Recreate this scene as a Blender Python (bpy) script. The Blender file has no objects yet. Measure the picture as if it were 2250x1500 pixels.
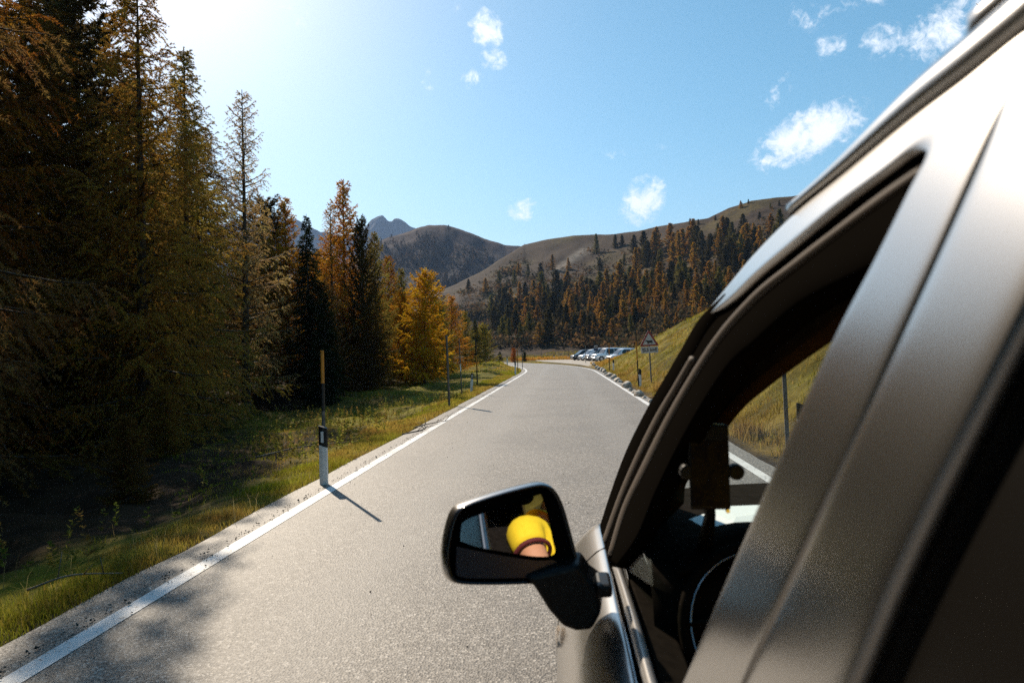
import bpy, math, random
import numpy as np
from mathutils import Vector, Matrix
sc = bpy.context.scene
COL = sc.collection
rng = np.random.default_rng(11)
random.seed(5)

# ------------------------------------------------------------------ camera
EYE = 1.6
YAW, PITCH, ROLL = math.radians(4.2), math.radians(.85), math.radians(1.3)
_f = np.array([-math.sin(YAW)*math.cos(PITCH), math.cos(YAW)*math.cos(PITCH), math.sin(PITCH)])
_r = np.array([math.cos(YAW), math.sin(YAW), 0.]); _u = np.cross(_r, _f)
_R = _r*math.cos(ROLL) - _u*math.sin(ROLL); _U = _u*math.cos(ROLL) + _r*math.sin(ROLL)
cam_d = bpy.data.cameras.new('camera'); cam = bpy.data.objects.new('camera', cam_d); COL.objects.link(cam)
cam_d.sensor_width = 36; cam_d.lens = 24.0; cam_d.clip_start = .02; cam_d.clip_end = 30000
M = Matrix(((_R[0], _U[0], -_f[0], 0), (_R[1], _U[1], -_f[1], 0), (_R[2], _U[2], -_f[2], EYE), (0, 0, 0, 1)))
cam.matrix_world = M
cam_d.dof.use_dof = True; cam_d.dof.focus_distance = 14.0; cam_d.dof.aperture_fstop = 4.5
sc.camera = cam

def ray(x, y):                       # direction through a point of the 2250x1500 picture, scaled to one metre of depth
    v = _f + _R*(x-1125.)/1500. - _U*(y-750.)/1500.
    return v/v[1]
def atd(x, y, d):
    v = ray(x, y)*d; return np.array([v[0], v[1], v[2]+EYE])
def ong(x, y, z=0.):
    v = ray(x, y); return v*((z-EYE)/v[2]) + np.array([0, 0, EYE])
LA, LB = .135, .2365                 # the car's upper side leans in: x = LA + LB (z - 1.05)
SN = np.array([-1, 0, LB])/math.hypot(1, LB)
def lat(z): return LA + LB*(z-1.05)
def side(x, y, off=0.):              # point of the car's side plane, moved off metres inward along x
    v = ray(x, y); d = (LA+off+LB*.55)/(v[0]-LB*v[2])
    return np.array([v[0]*d, d, v[2]*d+EYE])

# ------------------------------------------------------------------ render, sun, sky
SUN_AZ, SUN_EL = math.radians(-32.), math.radians(34.8)
sd = np.array([math.sin(SUN_AZ)*math.cos(SUN_EL), math.cos(SUN_AZ)*math.cos(SUN_EL), math.sin(SUN_EL)])
sun_d = bpy.data.lights.new('sun', 'SUN'); sun = bpy.data.objects.new('sun', sun_d); COL.objects.link(sun)
sun_d.energy = 5.0; sun_d.angle = math.radians(.53); sun_d.color = (1, .86, .68)
sun.rotation_euler = Vector(tuple(sd)).to_track_quat('Z', 'Y').to_euler()
sun.location = (-20, 30, 40)
vs = sc.view_settings; vs.view_transform = 'Standard'; vs.look = 'None'; vs.exposure = .62; vs.gamma = 1
cy = sc.cycles
cy.use_denoising = False; cy.blur_glossy = 1.5; cy.max_bounces = 8; cy.diffuse_bounces = 3; cy.glossy_bounces = 4
cy.transmission_bounces = 6; cy.transparent_max_bounces = 12; cy.volume_bounces = 0
cy.caustics_reflective = False; cy.caustics_refractive = False; cy.sample_clamp_indirect = 1.2

world = bpy.data.worlds.new('World'); sc.world = world; world.use_nodes = True
class NT:                            # short-hand for node trees
    def __init__(s, t): s.t = t; s.n = t.nodes; s.l = t.links
    def node(s, k, **kw):
        n = s.n.new(k)
        for a, b in kw.items(): setattr(n, a, b)
        return n
    def put(s, sock, v):
        if v is None: return
        if hasattr(v, 'is_linked') or isinstance(v, bpy.types.NodeSocket): s.l.new(v, sock)
        else: sock.default_value = v
    def math(s, op, a, b=None, c=None, clamp=False):
        n = s.node('ShaderNodeMath', operation=op, use_clamp=clamp)
        for i, v in enumerate((a, b, c)): s.put(n.inputs[i], v)
        return n.outputs[0]
    def vmath(s, op, a, b=None):
        n = s.node('ShaderNodeVectorMath', operation=op)
        s.put(n.inputs[0], a); s.put(n.inputs[1], b)
        return n.outputs['Value'] if op in ('DOT_PRODUCT', 'LENGTH') else n.outputs[0]
    def mix(s, f, a, b, mode='MIX'):
        n = s.node('ShaderNodeMix', data_type='RGBA', blend_type=mode)
        s.put(n.inputs[0], f); s.put(n.inputs[6], a); s.put(n.inputs[7], b)
        return n.outputs[2]
    def noise(s, vec, scale, detail=4, rough=.55, dist=0.):
        n = s.node('ShaderNodeTexNoise'); s.put(n.inputs['Vector'], vec)
        n.inputs['Scale'].default_value = scale; n.inputs['Detail'].default_value = detail
        n.inputs['Roughness'].default_value = rough; n.inputs['Distortion'].default_value = dist
        return n.outputs[0]
    def sstep(s, v, a, b, lo=0., hi=1.):
        n = s.node('ShaderNodeMapRange', interpolation_type='SMOOTHSTEP'); s.put(n.inputs[0], v)
        for i, q in zip((1, 2, 3, 4), (a, b, lo, hi)): n.inputs[i].default_value = q
        return n.outputs[0]
    def ramp(s, v, pts):
        n = s.node('ShaderNodeValToRGB'); s.put(n.inputs[0], v); cr = n.color_ramp
        while len(cr.elements) < len(pts): cr.elements.new(.5)
        for e, (p, c) in zip(cr.elements, pts): e.position = p; e.color = (*c, 1)
        return n.outputs[0]
w = NT(world.node_tree)
bg = w.n['Background']; bg.inputs['Strength'].default_value = .095
sky = w.node('ShaderNodeTexSky'); sky.sky_type = 'NISHITA'; sky.sun_disc = False
sky.sun_elevation = SUN_EL; sky.sun_rotation = SUN_AZ; sky.altitude = 1700; sky.air_density = 1.2; sky.dust_density = 2.0; sky.ozone_density = 1.2
geo = w.node('ShaderNodeTexCoord').outputs['Generated']
CLOUDS = [  # x, y, half width, half height, tilt, weight
 (1070, 62, 52, 48, 20, .75), (1085, 135, 42, 30, -10, .7), (1040, 172, 36, 24, 20, .75), (940, 165, 30, 50, 0, .34),
 (1412, 440, 56, 66, -35, 1.0), (1148, 458, 42, 36, 20, .6), (1775, 300, 125, 68, 25, 1.15), (1935, 92, 46, 46, 20, .72), (1825, 100, 38, 44, 0, .45),
 (2065, 75, 78, 70, 30, .85), (1710, 205, 34, 70, -30, .32), (1380, 335, 160, 20, 5, .26), (1060, 20, 240, 30, 5, .16), (1880, 8, 150, 26, 3, .5), (1770, 35, 60, 40, -30, .42), (2110, 10, 50, 30, 0, .6),
 (640, 30, 60, 50, 0, .3), (2500, 60, 300, 120, 20, .9), (-200, -250, 400, 160, 15, .7), (1400, -400, 500, 160, 10, .6)]
mx = None
for (x, y, a, b, tl, wt) in CLOUDS:
    c = ray(x, y); c = c/np.linalg.norm(c); t = math.radians(tl)
    k = 1500*np.dot(c, _f)
    e1 = (_R*math.cos(t)+_U*math.sin(t)); e2 = (-_R*math.sin(t)+_U*math.cos(t))
    e1 = e1 - c*np.dot(e1, c); e2 = e2 - c*np.dot(e2, c)
    s2 = np.dot(c, _f)
    dv = w.vmath('SUBTRACT', geo, tuple(c))
    p = w.vmath('DOT_PRODUCT', dv, tuple(e1*1500/(a*s2))); q = w.vmath('DOT_PRODUCT', dv, tuple(e2*1500/(b*s2)))
    rr = w.math('SQRT', w.math('ADD', w.math('MULTIPLY', p, p), w.math('MULTIPLY', q, q)))
    m = w.math('MULTIPLY', w.sstep(rr, 1.25, .0), wt)
    mx = m if mx is None else w.math('MAXIMUM', mx, m)
n1 = w.noise(geo, 22, 10, .66, .9); n2 = w.noise(geo, 75, 6, .65, .6)
val = w.math('ADD', mx, w.math('MULTIPLY', w.math('SUBTRACT', w.math('ADD', w.math('MULTIPLY', n1, .68), w.math('MULTIPLY', n2, .42)), .57), 3.3))
val = w.math('MULTIPLY', val, w.sstep(mx, .0, .25))
ca = w.sstep(val, .12, 1.05, 0., .92)
hs = w.node('ShaderNodeHueSaturation'); hs.inputs['Saturation'].default_value = 1.3; hs.inputs['Hue'].default_value = .475; w.l.new(sky.outputs[0], hs.inputs['Color'])
skyc = w.mix(ca, hs.outputs[0], (9.5, 9.7, 10., 1))
w.l.new(skyc, bg.inputs['Color'])

# ------------------------------------------------------------------ materials
def mat(name, col=(.5, .5, .5), rough=.6, metal=0., coat=0., spec=.5):
    m = bpy.data.materials.new(name); m.use_nodes = True
    b = m.node_tree.nodes['Principled BSDF']
    b.inputs['Base Color'].default_value = (*col, 1); b.inputs['Roughness'].default_value = rough
    b.inputs['Metallic'].default_value = metal; b.inputs['Coat Weight'].default_value = coat
    b.inputs['Coat Roughness'].default_value = .08; b.inputs['Specular IOR Level'].default_value = spec
    return m
def nt(m):
    t = NT(m.node_tree); return t, m.node_tree.nodes['Principled BSDF']
def coord(t, k='Object'): return t.node('ShaderNodeTexCoord').outputs[k]
def grime(m, scale=18., amt=.25, col=None, bump=0.):   # slight unevenness of colour and gloss
    t, b = nt(m); c = tuple(b.inputs['Base Color'].default_value)[:3]
    n = t.noise(coord(t), scale, 5, .6)
    d = col or tuple(v*(1-amt) for v in c)
    t.l.new(t.mix(t.sstep(n, .35, .7), (*c, 1), (*d, 1)), b.inputs['Base Color'])
    r = b.inputs['Roughness'].default_value
    t.l.new(t.sstep(n, .3, .75, max(r-.06, 0), min(r+.1, 1)), b.inputs['Roughness'])
    if bump:
        bn = t.node('ShaderNodeBump'); bn.inputs['Strength'].default_value = bump; bn.inputs['Distance'].default_value = .01
        t.l.new(t.noise(coord(t), scale*4, 4), bn.inputs['Height']); t.l.new(bn.outputs[0], b.inputs['Normal'])
    return m
def foliage(name, col=None, trans=.45):
    m = bpy.data.materials.new(name); m.use_nodes = True; t = NT(m.node_tree); t.n.remove(t.n['Principled BSDF'])
    out = t.n['Material Output']
    base = t.node('ShaderNodeObjectInfo').outputs['Color'] if col is None else None
    if col == 'attr': base = t.node('ShaderNodeAttribute', attribute_name='col').outputs['Color']
    g = t.node('ShaderNodeNewGeometry')
    n = t.noise(coord(t, 'Object'), 1.7, 4, .6)
    hsv = t.node('ShaderNodeHueSaturation'); t.put(hsv.inputs['Color'], base if base is not None else (*col, 1))
    t.l.new(t.sstep(n, .25, .75, .475, .525), hsv.inputs['Hue'])
    rnd = g.outputs['Random Per Island']
    t.l.new(t.math('ADD', t.sstep(n, .25, .75, .5, .95), t.math('MULTIPLY', rnd, .55)), hsv.inputs['Value'])
    d = t.node('ShaderNodeBsdfDiffuse'); tr = t.node('ShaderNodeBsdfTranslucent'); mx_ = t.node('ShaderNodeMixShader')
    t.l.new(hsv.outputs[0], d.inputs[0]); t.l.new(hsv.outputs[0], tr.inputs[0]); mx_.inputs[0].default_value = trans
    t.l.new(d.outputs[0], mx_.inputs[1]); t.l.new(tr.outputs[0], mx_.inputs[2]); t.l.new(mx_.outputs[0], out.inputs[0])
    return m
M_NEEDLE = foliage('needle_foliage')
M_BLADE = foliage('grass_blades', 'attr', .5)
M_BARK = grime(mat('bark', (.075, .055, .04), .9), 9, .6, bump=.6)
M_BARKG = mat('twig_bark', (.06, .043, .03), .9)
M_PAINT = mat('silver_paint', (.42, .405, .39), .25, 1., .0)
M_BLACK = grime(mat('black_plastic', (.008, .007, .006), .42, spec=.22), 60, .3)
M_GLOSSB = mat('glossy_black', (.006, .006, .007), .14, spec=.6)
M_RUB = mat('black_rubber', (.006, .005, .004), .95, spec=0.)
M_GREYSEAL = mat('grey_seal', (.10, .08, .065), .6, spec=.1)
M_CHROME = mat('brushed_metal_trim', (.62, .63, .66), .16, 1.)
M_INT = grime(mat('dark_interior', (.012, .009, .006), .9, spec=.02), 30, .4)
M_BROWN = grime(mat('brown_trim', (.05, .028, .012), .95, spec=0.), 25, .25)
M_SEATF = grime(mat('seat_fabric', (.013, .011, .010), .9, spec=.1), 60, .4)
M_TYRE = mat('tyre_rubber', (.018, .018, .018), .8)
M_RIM = mat('alloy_rim', (.5, .5, .51), .3, .9)
M_WHITE = grime(mat('white_plastic', (.86, .83, .79), .45), 12, .12)
M_POSTB = grime(mat('black_post_band', (.015, .014, .013), .5), 20, .4)
M_REFL = mat('white_reflector', (.75, .74, .72), .25)
M_ORANGE = grime(mat('orange_paint', (.62, .24, .02), .5), 14, .25)
M_GREYPOLE = grime(mat('grey_wood_pole', (.17, .15, .13), .8), 14, .45)
M_STEEL = grime(mat('galvanised_steel', (.22, .22, .22), .5, .5), 16, .3)
M_PAPER = mat('white_paper', (.75, .82, .80), .7)
M_SKIN = mat('skin', (.55, .28, .17), .5)
M_YELLOW = grime(mat('yellow_cotton', (.85, .62, .02), .85), 40, .1)
M_MAROON = mat('maroon_hem', (.11, .014, .02), .8)
M_JEANS = grime(mat('blue_denim', (.05, .07, .13), .85), 80, .3)
M_HAIR = grime(mat('brown_hair', (.045, .025, .012), .6), 70, .4)
M_MIRROR = mat('mirror_glass', (.72, .73, .76), .02, 1.)
def glass(name, tint=(.93, .97, .95), refl=1.):
    m = bpy.data.materials.new(name); m.use_nodes = True; t = NT(m.node_tree); t.n.remove(t.n['Principled BSDF'])
    a = t.node('ShaderNodeBsdfTransparent'); a.inputs[0].default_value = (*tint, 1)
    g = t.node('ShaderNodeBsdfGlossy'); g.inputs['Roughness'].default_value = .01
    fr = t.node('ShaderNodeFresnel'); fr.inputs[0].default_value = 1.45
    mx_ = t.node('ShaderNodeMixShader'); t.l.new(t.math('MULTIPLY', fr.outputs[0], refl), mx_.inputs[0])
    t.l.new(a.outputs[0], mx_.inputs[1]); t.l.new(g.outputs[0], mx_.inputs[2]); t.l.new(mx_.outputs[0], t.n['Material Output'].inputs[0])
    return m
M_GLASS = glass('car_glass', (.90, .95, .92), .10)
M_EDGE = mat('glass_edge', (.45, .68, .60), .2)
M_DGLASS = mat('dark_car_glass', (.012, .014, .018), .06)
t, b = nt(M_PAINT)          # fine metallic flake
bn = t.node('ShaderNodeBump'); bn.inputs['Strength'].default_value = .03; bn.inputs['Distance'].default_value = .001
t.l.new(t.noise(coord(t), 900, 2), bn.inputs['Height']); t.l.new(bn.outputs[0], b.inputs['Normal'])

# asphalt
M_ROAD = mat('asphalt', (.1, .1, .1), .62); t, b = nt(M_ROAD)
P = coord(t, 'Object')
vo = t.node('ShaderNodeTexVoronoi'); t.l.new(P, vo.inputs['Vector']); vo.inputs['Scale'].default_value = 75
sp = t.node('ShaderNodeSeparateColor'); t.l.new(vo.outputs['Color'], sp.inputs[0])
chip = t.math('POWER', sp.outputs[0], 1.7)
fine = t.noise(P, 120, 3, .7)
gr = t.math('ADD', t.math('MULTIPLY', chip, .75), t.math('MULTIPLY', t.sstep(fine, .3, .7), .35))
c0 = t.ramp(gr, [(0., (.035, .030, .026)), (.35, (.15, .130, .108)), (.75, (.275, .243, .205)), (1., (.56, .51, .45))])
big = t.noise(P, .55, 5, .6); med = t.noise(P, 5, 4, .6)
c1 = t.mix(t.sstep(big, .35, .7, 0, .62), c0, t.mix(.45, c0, (.05, .046, .042, 1)))
c1 = t.mix(t.sstep(med, .45, .75, 0, .25), c1, (.22, .2, .18, 1))
sx = t.node('ShaderNodeSeparateXYZ'); t.l.new(P, sx.inputs[0])
ox = t.math('ADD', sx.outputs[0], t.math('MULTIPLY', t.math('SUBTRACT', big, .5), .7))
wheel = t.math('ABSOLUTE', t.math('SUBTRACT', t.math('ABSOLUTE', t.math('ADD', ox, .2)), 1.25))    # paler worn wheel tracks
c1 = t.mix(t.sstep(wheel, .55, .05, 0, .34), c1, (.24, .22, .195, 1))
t.l.new(c1, b.inputs['Base Color'])
bn = t.node('ShaderNodeBump'); bn.inputs['Strength'].default_value = .55; bn.inputs['Distance'].default_value = .006
t.l.new(t.math('ADD', vo.outputs['Distance'], t.math('MULTIPLY', fine, .6)), bn.inputs['Height']); t.l.new(bn.outputs[0], b.inputs['Normal'])
# road paint with worn chips
M_LINE = mat('road_paint', (.7, .7, .7), .6); t, b = nt(M_LINE); P = coord(t, 'Object')
wn = t.noise(P, 38, 4, .7); wb = t.noise(P, 1.6, 4, .6)
chipm = t.sstep(t.math('ADD', wn, t.math('MULTIPLY', wb, .35)), .775, .82)
t.l.new(t.mix(chipm, t.mix(t.sstep(wb, .35, .75), (.74, .735, .72, 1), (.55, .54, .52, 1)), (.08, .072, .064, 1)), b.inputs['Base Color'])
M_GRAVEL = grime(mat('pale_gravel', (.40, .35, .29), .9), 3, .3, bump=.5)

# ------------------------------------------------------------------ mesh helpers
def tag(o, label=None, cat=None, group=None, kind=None):
    if label: o['label'] = label
    if cat: o['category'] = cat
    if group: o['group'] = group
    if kind: o['kind'] = kind
    return o
def arr_mesh(name, V, Fc, mats, midx=None, smooth=False):   # V (n,3); Fc (m,3) or (m,4)
    V = np.asarray(V, np.float32); Fc = np.asarray(Fc, np.int32); me = bpy.data.meshes.new(name)
    k = Fc.shape[1]; m = len(Fc)
    me.vertices.add(len(V)); me.vertices.foreach_set('co', V.ravel())
    me.loops.add(m*k); me.loops.foreach_set('vertex_index', Fc.ravel())
    me.polygons.add(m); me.polygons.foreach_set('loop_start', np.arange(m, dtype=np.int32)*k); me.polygons.foreach_set('loop_total', np.full(m, k, np.int32))
    for x in (mats if isinstance(mats, (list, tuple)) else [mats]): me.materials.append(x)
    if midx is not None: me.polygons.foreach_set('material_index', np.asarray(midx, np.int32))
    if smooth: me.polygons.foreach_set('use_smooth', np.ones(m, bool))
    me.update(calc_edges=True); return me
def link(name, me, parent=None, loc=(0, 0, 0)):
    o = bpy.data.objects.new(name, me); COL.objects.link(o)
    if parent is not None: o.parent = parent
    o.location = loc; return o
def empty(name, loc, rz=0.):
    o = bpy.data.objects.new(name, None); COL.objects.link(o); o.location = loc; o.rotation_euler = (0, 0, rz); o.empty_display_size = .2
    return o
class MB:
    def __init__(s): s.v = []; s.f = []; s.mi = []
    def add(s, V, F, mi=0):
        n = len(s.v); s.v += [tuple(map(float, p)) for p in V]; s.f += [tuple(i+n for i in f) for f in F]; s.mi += [mi]*len(F); return s
    def box(s, c, d, mi=0, rz=0., bev=0.):
        x, y, z = [q/2 for q in d]; ca, sa = math.cos(rz), math.sin(rz); V = []
        for X, Y, Z in ((-x,-y,-z),(x,-y,-z),(x,y,-z),(-x,y,-z),(-x,-y,z),(x,-y,z),(x,y,z),(-x,y,z)):
            V.append((c[0]+X*ca-Y*sa, c[1]+X*sa+Y*ca, c[2]+Z))
        return s.add(V, [(0,3,2,1),(4,5,6,7),(0,1,5,4),(1,2,6,5),(2,3,7,6),(3,0,4,7)], mi)
    def tube(s, pts, rad, n=10, mi=0, cap=True):
        pts = [np.array(p, float) for p in pts]; rad = rad if hasattr(rad, '__len__') else [rad]*len(pts); V = []; F = []
        ref = None
        for i, p in enumerate(pts):
            tg = pts[min(i+1, len(pts)-1)] - pts[max(i-1, 0)]; tg = tg/(np.linalg.norm(tg)+1e-9)
            if ref is None: ref = np.array([0, 0, 1.]) if abs(tg[2]) < .9 else np.array([1., 0, 0])
            a = np.cross(tg, ref); a /= np.linalg.norm(a)+1e-9; bb = np.cross(tg, a); ref = -np.cross(tg, a) if False else ref
            for k in range(n):
                q = 2*math.pi*k/n; V.append(p + rad[i]*(a*math.cos(q)+bb*math.sin(q)))
        for i in range(len(pts)-1):
            for k in range(n): F.append((i*n+k, i*n+(k+1) % n, (i+1)*n+(k+1) % n, (i+1)*n+k))
        if cap: F.append(tuple(range(n-1, -1, -1))); F.append(tuple(range((len(pts)-1)*n, len(pts)*n)))
        return s.add(V, F, mi)
    def prism(s, poly, d, mi=0):         # closed polygon of 3-D points pushed along vector d
        n = len(poly); P0 = [np.array(p, float) for p in poly]; P1 = [p+np.array(d, float) for p in P0]
        return s.add(P0+P1, [tuple(range(n-1, -1, -1)), tuple(range(n, 2*n))] + [(i, (i+1) % n, n+(i+1) % n, n+i) for i in range(n)], mi)
    def grid(s, G, mi=0, closed=False):  # G (rows, cols, 3)
        G = np.asarray(G, float); r, c = G.shape[:2]
        F = [(i*c+j, i*c+(j+1) % c, (i+1)*c+(j+1) % c, (i+1)*c+j) for i in range(r-1) for j in range(c if closed else c-1)]
        return s.add(G.reshape(-1, 3), F, mi)
    def build(s, name, mats, parent=None, org=(0, 0, 0), smooth=False, bevel=0., seg=2, loc=(0, 0, 0), solid=0.):
        me = bpy.data.meshes.new(name); o3 = np.array(org, float)
        me.from_pydata([tuple(np.array(p)-o3) for p in s.v], [], s.f)
        for m in (mats if isinstance(mats, (list, tuple)) else [mats]): me.materials.append(m)
        me.polygons.foreach_set('material_index', s.mi)
        if smooth: me.polygons.foreach_set('use_smooth', [True]*len(me.polygons))
        me.validate(); me.update(); o = link(name, me, parent, loc)
        if solid: mo = o.modifiers.new('thickness', 'SOLIDIFY'); mo.thickness = solid; mo.offset = 0
        if bevel: mo = o.modifiers.new('bevel', 'BEVEL'); mo.width = bevel; mo.segments = seg; mo.limit_method = 'ANGLE'
        return o
def crom(P, n):                          # Catmull-Rom through points
    P = np.array(P, float); Q = np.vstack([2*P[0]-P[1], P, 2*P[-1]-P[-2]]); m = len(P)-1; out = []
    for u in np.linspace(0, m-1e-6, n):
        i = int(u); t_ = u-i; a, b_, c, d = Q[i:i+4]
        out.append(.5*((2*b_)+(-a+c)*t_+(2*a-5*b_+4*c-d)*t_*t_+(-a+3*b_-3*c+d)*t_**3))
    return np.array(out)
def copy_tree(o, parent=None):
    c = o.copy(); COL.objects.link(c)
    if parent is not None: c.parent = parent
    for ch in list(o.children): copy_tree(ch, c)
    return c
def vnoise(x, y, seed=0):
    x = np.asarray(x, float); y = np.asarray(y, float); xi = np.floor(x); yi = np.floor(y); fx = x-xi; fy = y-yi
    fx = fx*fx*(3-2*fx); fy = fy*fy*(3-2*fy)
    def h(a, b_):
        q = np.sin(a*127.1+b_*311.7+seed*74.7)*43758.5453; return q-np.floor(q)
    return (h(xi, yi)*(1-fx)+h(xi+1, yi)*fx)*(1-fy)+(h(xi, yi+1)*(1-fx)+h(xi+1, yi+1)*fx)*fy
def fbm(x, y, o=4, seed=0):
    s_ = 0; a = .5; k = 1.
    for i in range(o): s_ = s_+a*(vnoise(x*k, y*k, seed+i*7)-.5); a *= .5; k *= 2.03
    return s_*2
def ss(a, b_, x): t_ = np.clip((np.asarray(x, float)-a)/(b_-a), 0, 1); return t_*t_*(3-2*t_)

# ------------------------------------------------------------------ the lie of the land
def road_path():
    pts = [(-.2, y) for y in np.arange(-60, 52, 2.)]; x, y = pts[-1]; h = math.pi/2; s_ = 0
    while s_ < 190:
        R = 130. if s_ < 52 else (46. if s_ < 110 else 1e6)
        h += 1./R; x += math.cos(h); y += math.sin(h); s_ += 1; pts.append((x, y))
    return np.array(pts)
RP = road_path(); _t = np.gradient(RP, axis=0); _t /= np.linalg.norm(_t, axis=1)[:, None]; RN = np.stack([_t[:, 1], -_t[:, 0]], 1)  # right-hand normal
def road_off(x, y):                      # signed offset to the right of the road's middle line
    x = np.asarray(x, float).ravel(); y = np.asarray(y, float).ravel(); best = np.full(x.shape, 1e9); sg = np.zeros(x.shape)
    for i in range(len(RP)):
        d = (x-RP[i, 0])**2+(y-RP[i, 1])**2; m = d < best
        best[m] = d[m]; sg[m] = ((x-RP[i, 0])*RN[i, 0]+(y-RP[i, 1])*RN[i, 1])[m]
    d = np.sqrt(best); return np.where(sg < 0, -1, 1)*np.where(d < 15, np.abs(sg), d)
SKY_HILL = [(-600, 560), (0, 600), (600, 645), (900, 655), (950, 645), (1000, 626), (1060, 596), (1100, 570), (1150, 538), (1200, 526), (1260, 518), (1300, 516), (1350, 514), (1400, 509), (1450, 498), (1530, 484), (1555, 480), (1600, 458), (1650, 441), (1700, 436), (1750, 431), (1850, 420), (2000, 400), (2250, 380), (2700, 360)]
def sky_table(tab):
    A, E = [], []
    for x, y in tab: v = ray(x, y); A.append(math.atan2(v[0], v[1])); E.append(v[2]/math.hypot(v[0], v[1]))
    return np.array(A), np.array(E)
HA, HE = sky_table(SKY_HILL)
def hill(x, y):
    r = np.hypot(x, y); a = np.arctan2(x, y)
    T = np.interp(a, HA, HE)*(1-ss(1.0, 1.6, np.abs(a)))
    r0 = np.interp(a, [-.6, -.2, -.09, .03, .12, .3], [100, 118, 128, 122, 112, 85]); r1 = np.interp(a, [-.3, -.12, -.05, .05, .2, .5], [520, 620, 680, 640, 520, 460])
    u = (r-r0)/(r1-r0); uc = np.clip(u, 0, 1)
    S = uc*(.62+.38*uc)
    z = r*T*S*(1-.9*ss(1., 3.5, u)) + EYE*uc
    am = np.clip(uc*(1-uc)*4, 0, 1)
    z = z + am*(fbm(x/70, y/70, 5, 3)*13 + fbm(x/16, y/16, 4, 9)*2.6) + ss(.9, 1., u)*fbm(x/25, y/25, 3, 5)*1.2*(u < 1.3)
    return np.where(u > 0, z, 0)
def H(x, y):
    x = np.asarray(x, float); y = np.asarray(y, float); sh = x.shape; x = x.ravel(); y = y.ravel()
    r = np.hypot(x, y); o = np.where(r < 170, 0., 60.); m = r < 170
    if m.any(): o[m] = road_off(x[m], y[m])
    n = fbm(x/3.2, y/3.2, 4, 1); n2 = fbm(x/.8, y/.8, 3, 2)
    L = np.clip(-o-3.02, 0, None)
    zl = -.34*ss(0, 2.6, L) - .35*ss(2., 8., L) + .04*np.clip(L-6, 0, 40) + ss(.1, 2.5, L)*(n*.36+n2*.17)
    zl = zl + .62*np.exp(-(((x+6.2)/4.)**2+((y-64)/14.)**2))*ss(.1, 2.2, L) + .3*ss(.2, 2, L)*ss(24, 46, y)
    Rr = np.clip(o-3.1, 0, None); fade = 1-ss(53, 74, y)
    xs = np.clip(Rr-.25, 0, None); hr = .55*xs*ss(0, 1.6, xs); hr = np.where(hr > 6, 6+(hr-6)*.55, hr)
    hr = np.minimum(hr, 20)
    zr = fade*(hr + ss(.3, 2.5, Rr)*(n*.34+n2*.26)) + (1-fade)*ss(1, 6, Rr)*(n*.04)
    z = np.where(o < 0, zl, zr) - .035
    z = np.where(np.abs(o) < 3.02, -.06, z)
    hz = hill(x, y); off = ss(3.2, 14, np.abs(o))
    z = z*(1-ss(90, 150, r)*.8) + 0
    z = np.where(hz > 0, np.maximum(z, hz*off + z*.3), z)
    return z.reshape(sh)
def Hp(x, y): return float(H(np.array([x]), np.array([y]))[0])
def hit(px, py, t0=20., t1=1500.):       # where a picture ray meets the land
    v = ray(px, py); ts = np.geomspace(t0, t1, 500); zz = H(v[0]*ts, v[1]*ts); d = (v[2]*ts+EYE)-zz; k = np.where(d < 0)[0]
    if not len(k): return None
    i = max(k[0], 1); tt = ts[i-1]+(ts[i]-ts[i-1])*d[i-1]/(d[i-1]-d[i]+1e-9)
    x, y = v[0]*tt, v[1]*tt; return np.array([x, y, Hp(x, y)])

# ground: one polar sheet out to beyond the hills
az = np.concatenate([np.linspace(-180, -62, 60, endpoint=False), np.linspace(-62, -30, 130, endpoint=False), np.linspace(-30, 40, 560, endpoint=False), np.linspace(40, 180, 90)])
rr_ = np.concatenate([np.linspace(.3, 4, 20, endpoint=False), np.geomspace(4, 140, 210, endpoint=False), np.geomspace(140, 760, 150, endpoint=False), np.geomspace(760, 4600, 16)])
A_, R_ = np.meshgrid(np.radians(az), rr_); GX = np.sin(A_)*R_; GY = np.cos(A_)*R_
GZ = H(GX, GY); nr, nc = GX.shape
V = np.stack([GX.ravel(), GY.ravel(), GZ.ravel()], 1)
ii, jj = np.meshgrid(np.arange(nr-1), np.arange(nc-1), indexing='ij'); q = (ii*nc+jj).ravel()
Fg = np.stack([q, q+1, q+nc+1, q+nc], 1)[:, ::-1]
M_GROUND = mat('ground_cover', (.1, .1, .05), .95, spec=.1)
t, b = nt(M_GROUND); at = t.node('ShaderNodeAttribute', attribute_name='col'); P = coord(t, 'Object')
na = t.noise(P, 2.2, 6, .65); nb_ = t.noise(P, .09, 7, .62); nc_ = t.noise(P, 22, 4, .6)
c = t.mix(t.sstep(na, .35, .7, 0, .6), at.outputs['Color'], t.mix(1., at.outputs['Color'], (.45, .40, .34, 1), 'MULTIPLY'))
c = t.mix(t.sstep(nb_, .42, .62, 0, .7), c, t.mix(1., c, (.42, .40, .40, 1), 'MULTIPLY'))
c = t.mix(t.sstep(nc_, .3, .75, 0, .5), c, t.mix(1., c, (1.5, 1.4, 1.15, 1), 'MULTIPLY'))
nd_ = t.noise(P, .45, 8, .75); c = t.mix(t.sstep(nd_, .40, .60, 0, .75), t.mix(1., c, (1.35, 1.25, 1.1, 1), 'MULTIPLY'), t.mix(1., c, (.32, .32, .34, 1), 'MULTIPLY'))
t.l.new(c, b.inputs['Base Color'])
bn = t.node('ShaderNodeBump'); bn.inputs['Strength'].default_value = .8; bn.inputs['Distance'].default_value = .08
t.l.new(t.math('ADD', na, t.math('MULTIPLY', nc_, .4)), bn.inputs['Height']); t.l.new(bn.outputs[0], b.inputs['Normal'])
me = arr_mesh('ground', V, Fg, M_GROUND, smooth=True)
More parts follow.
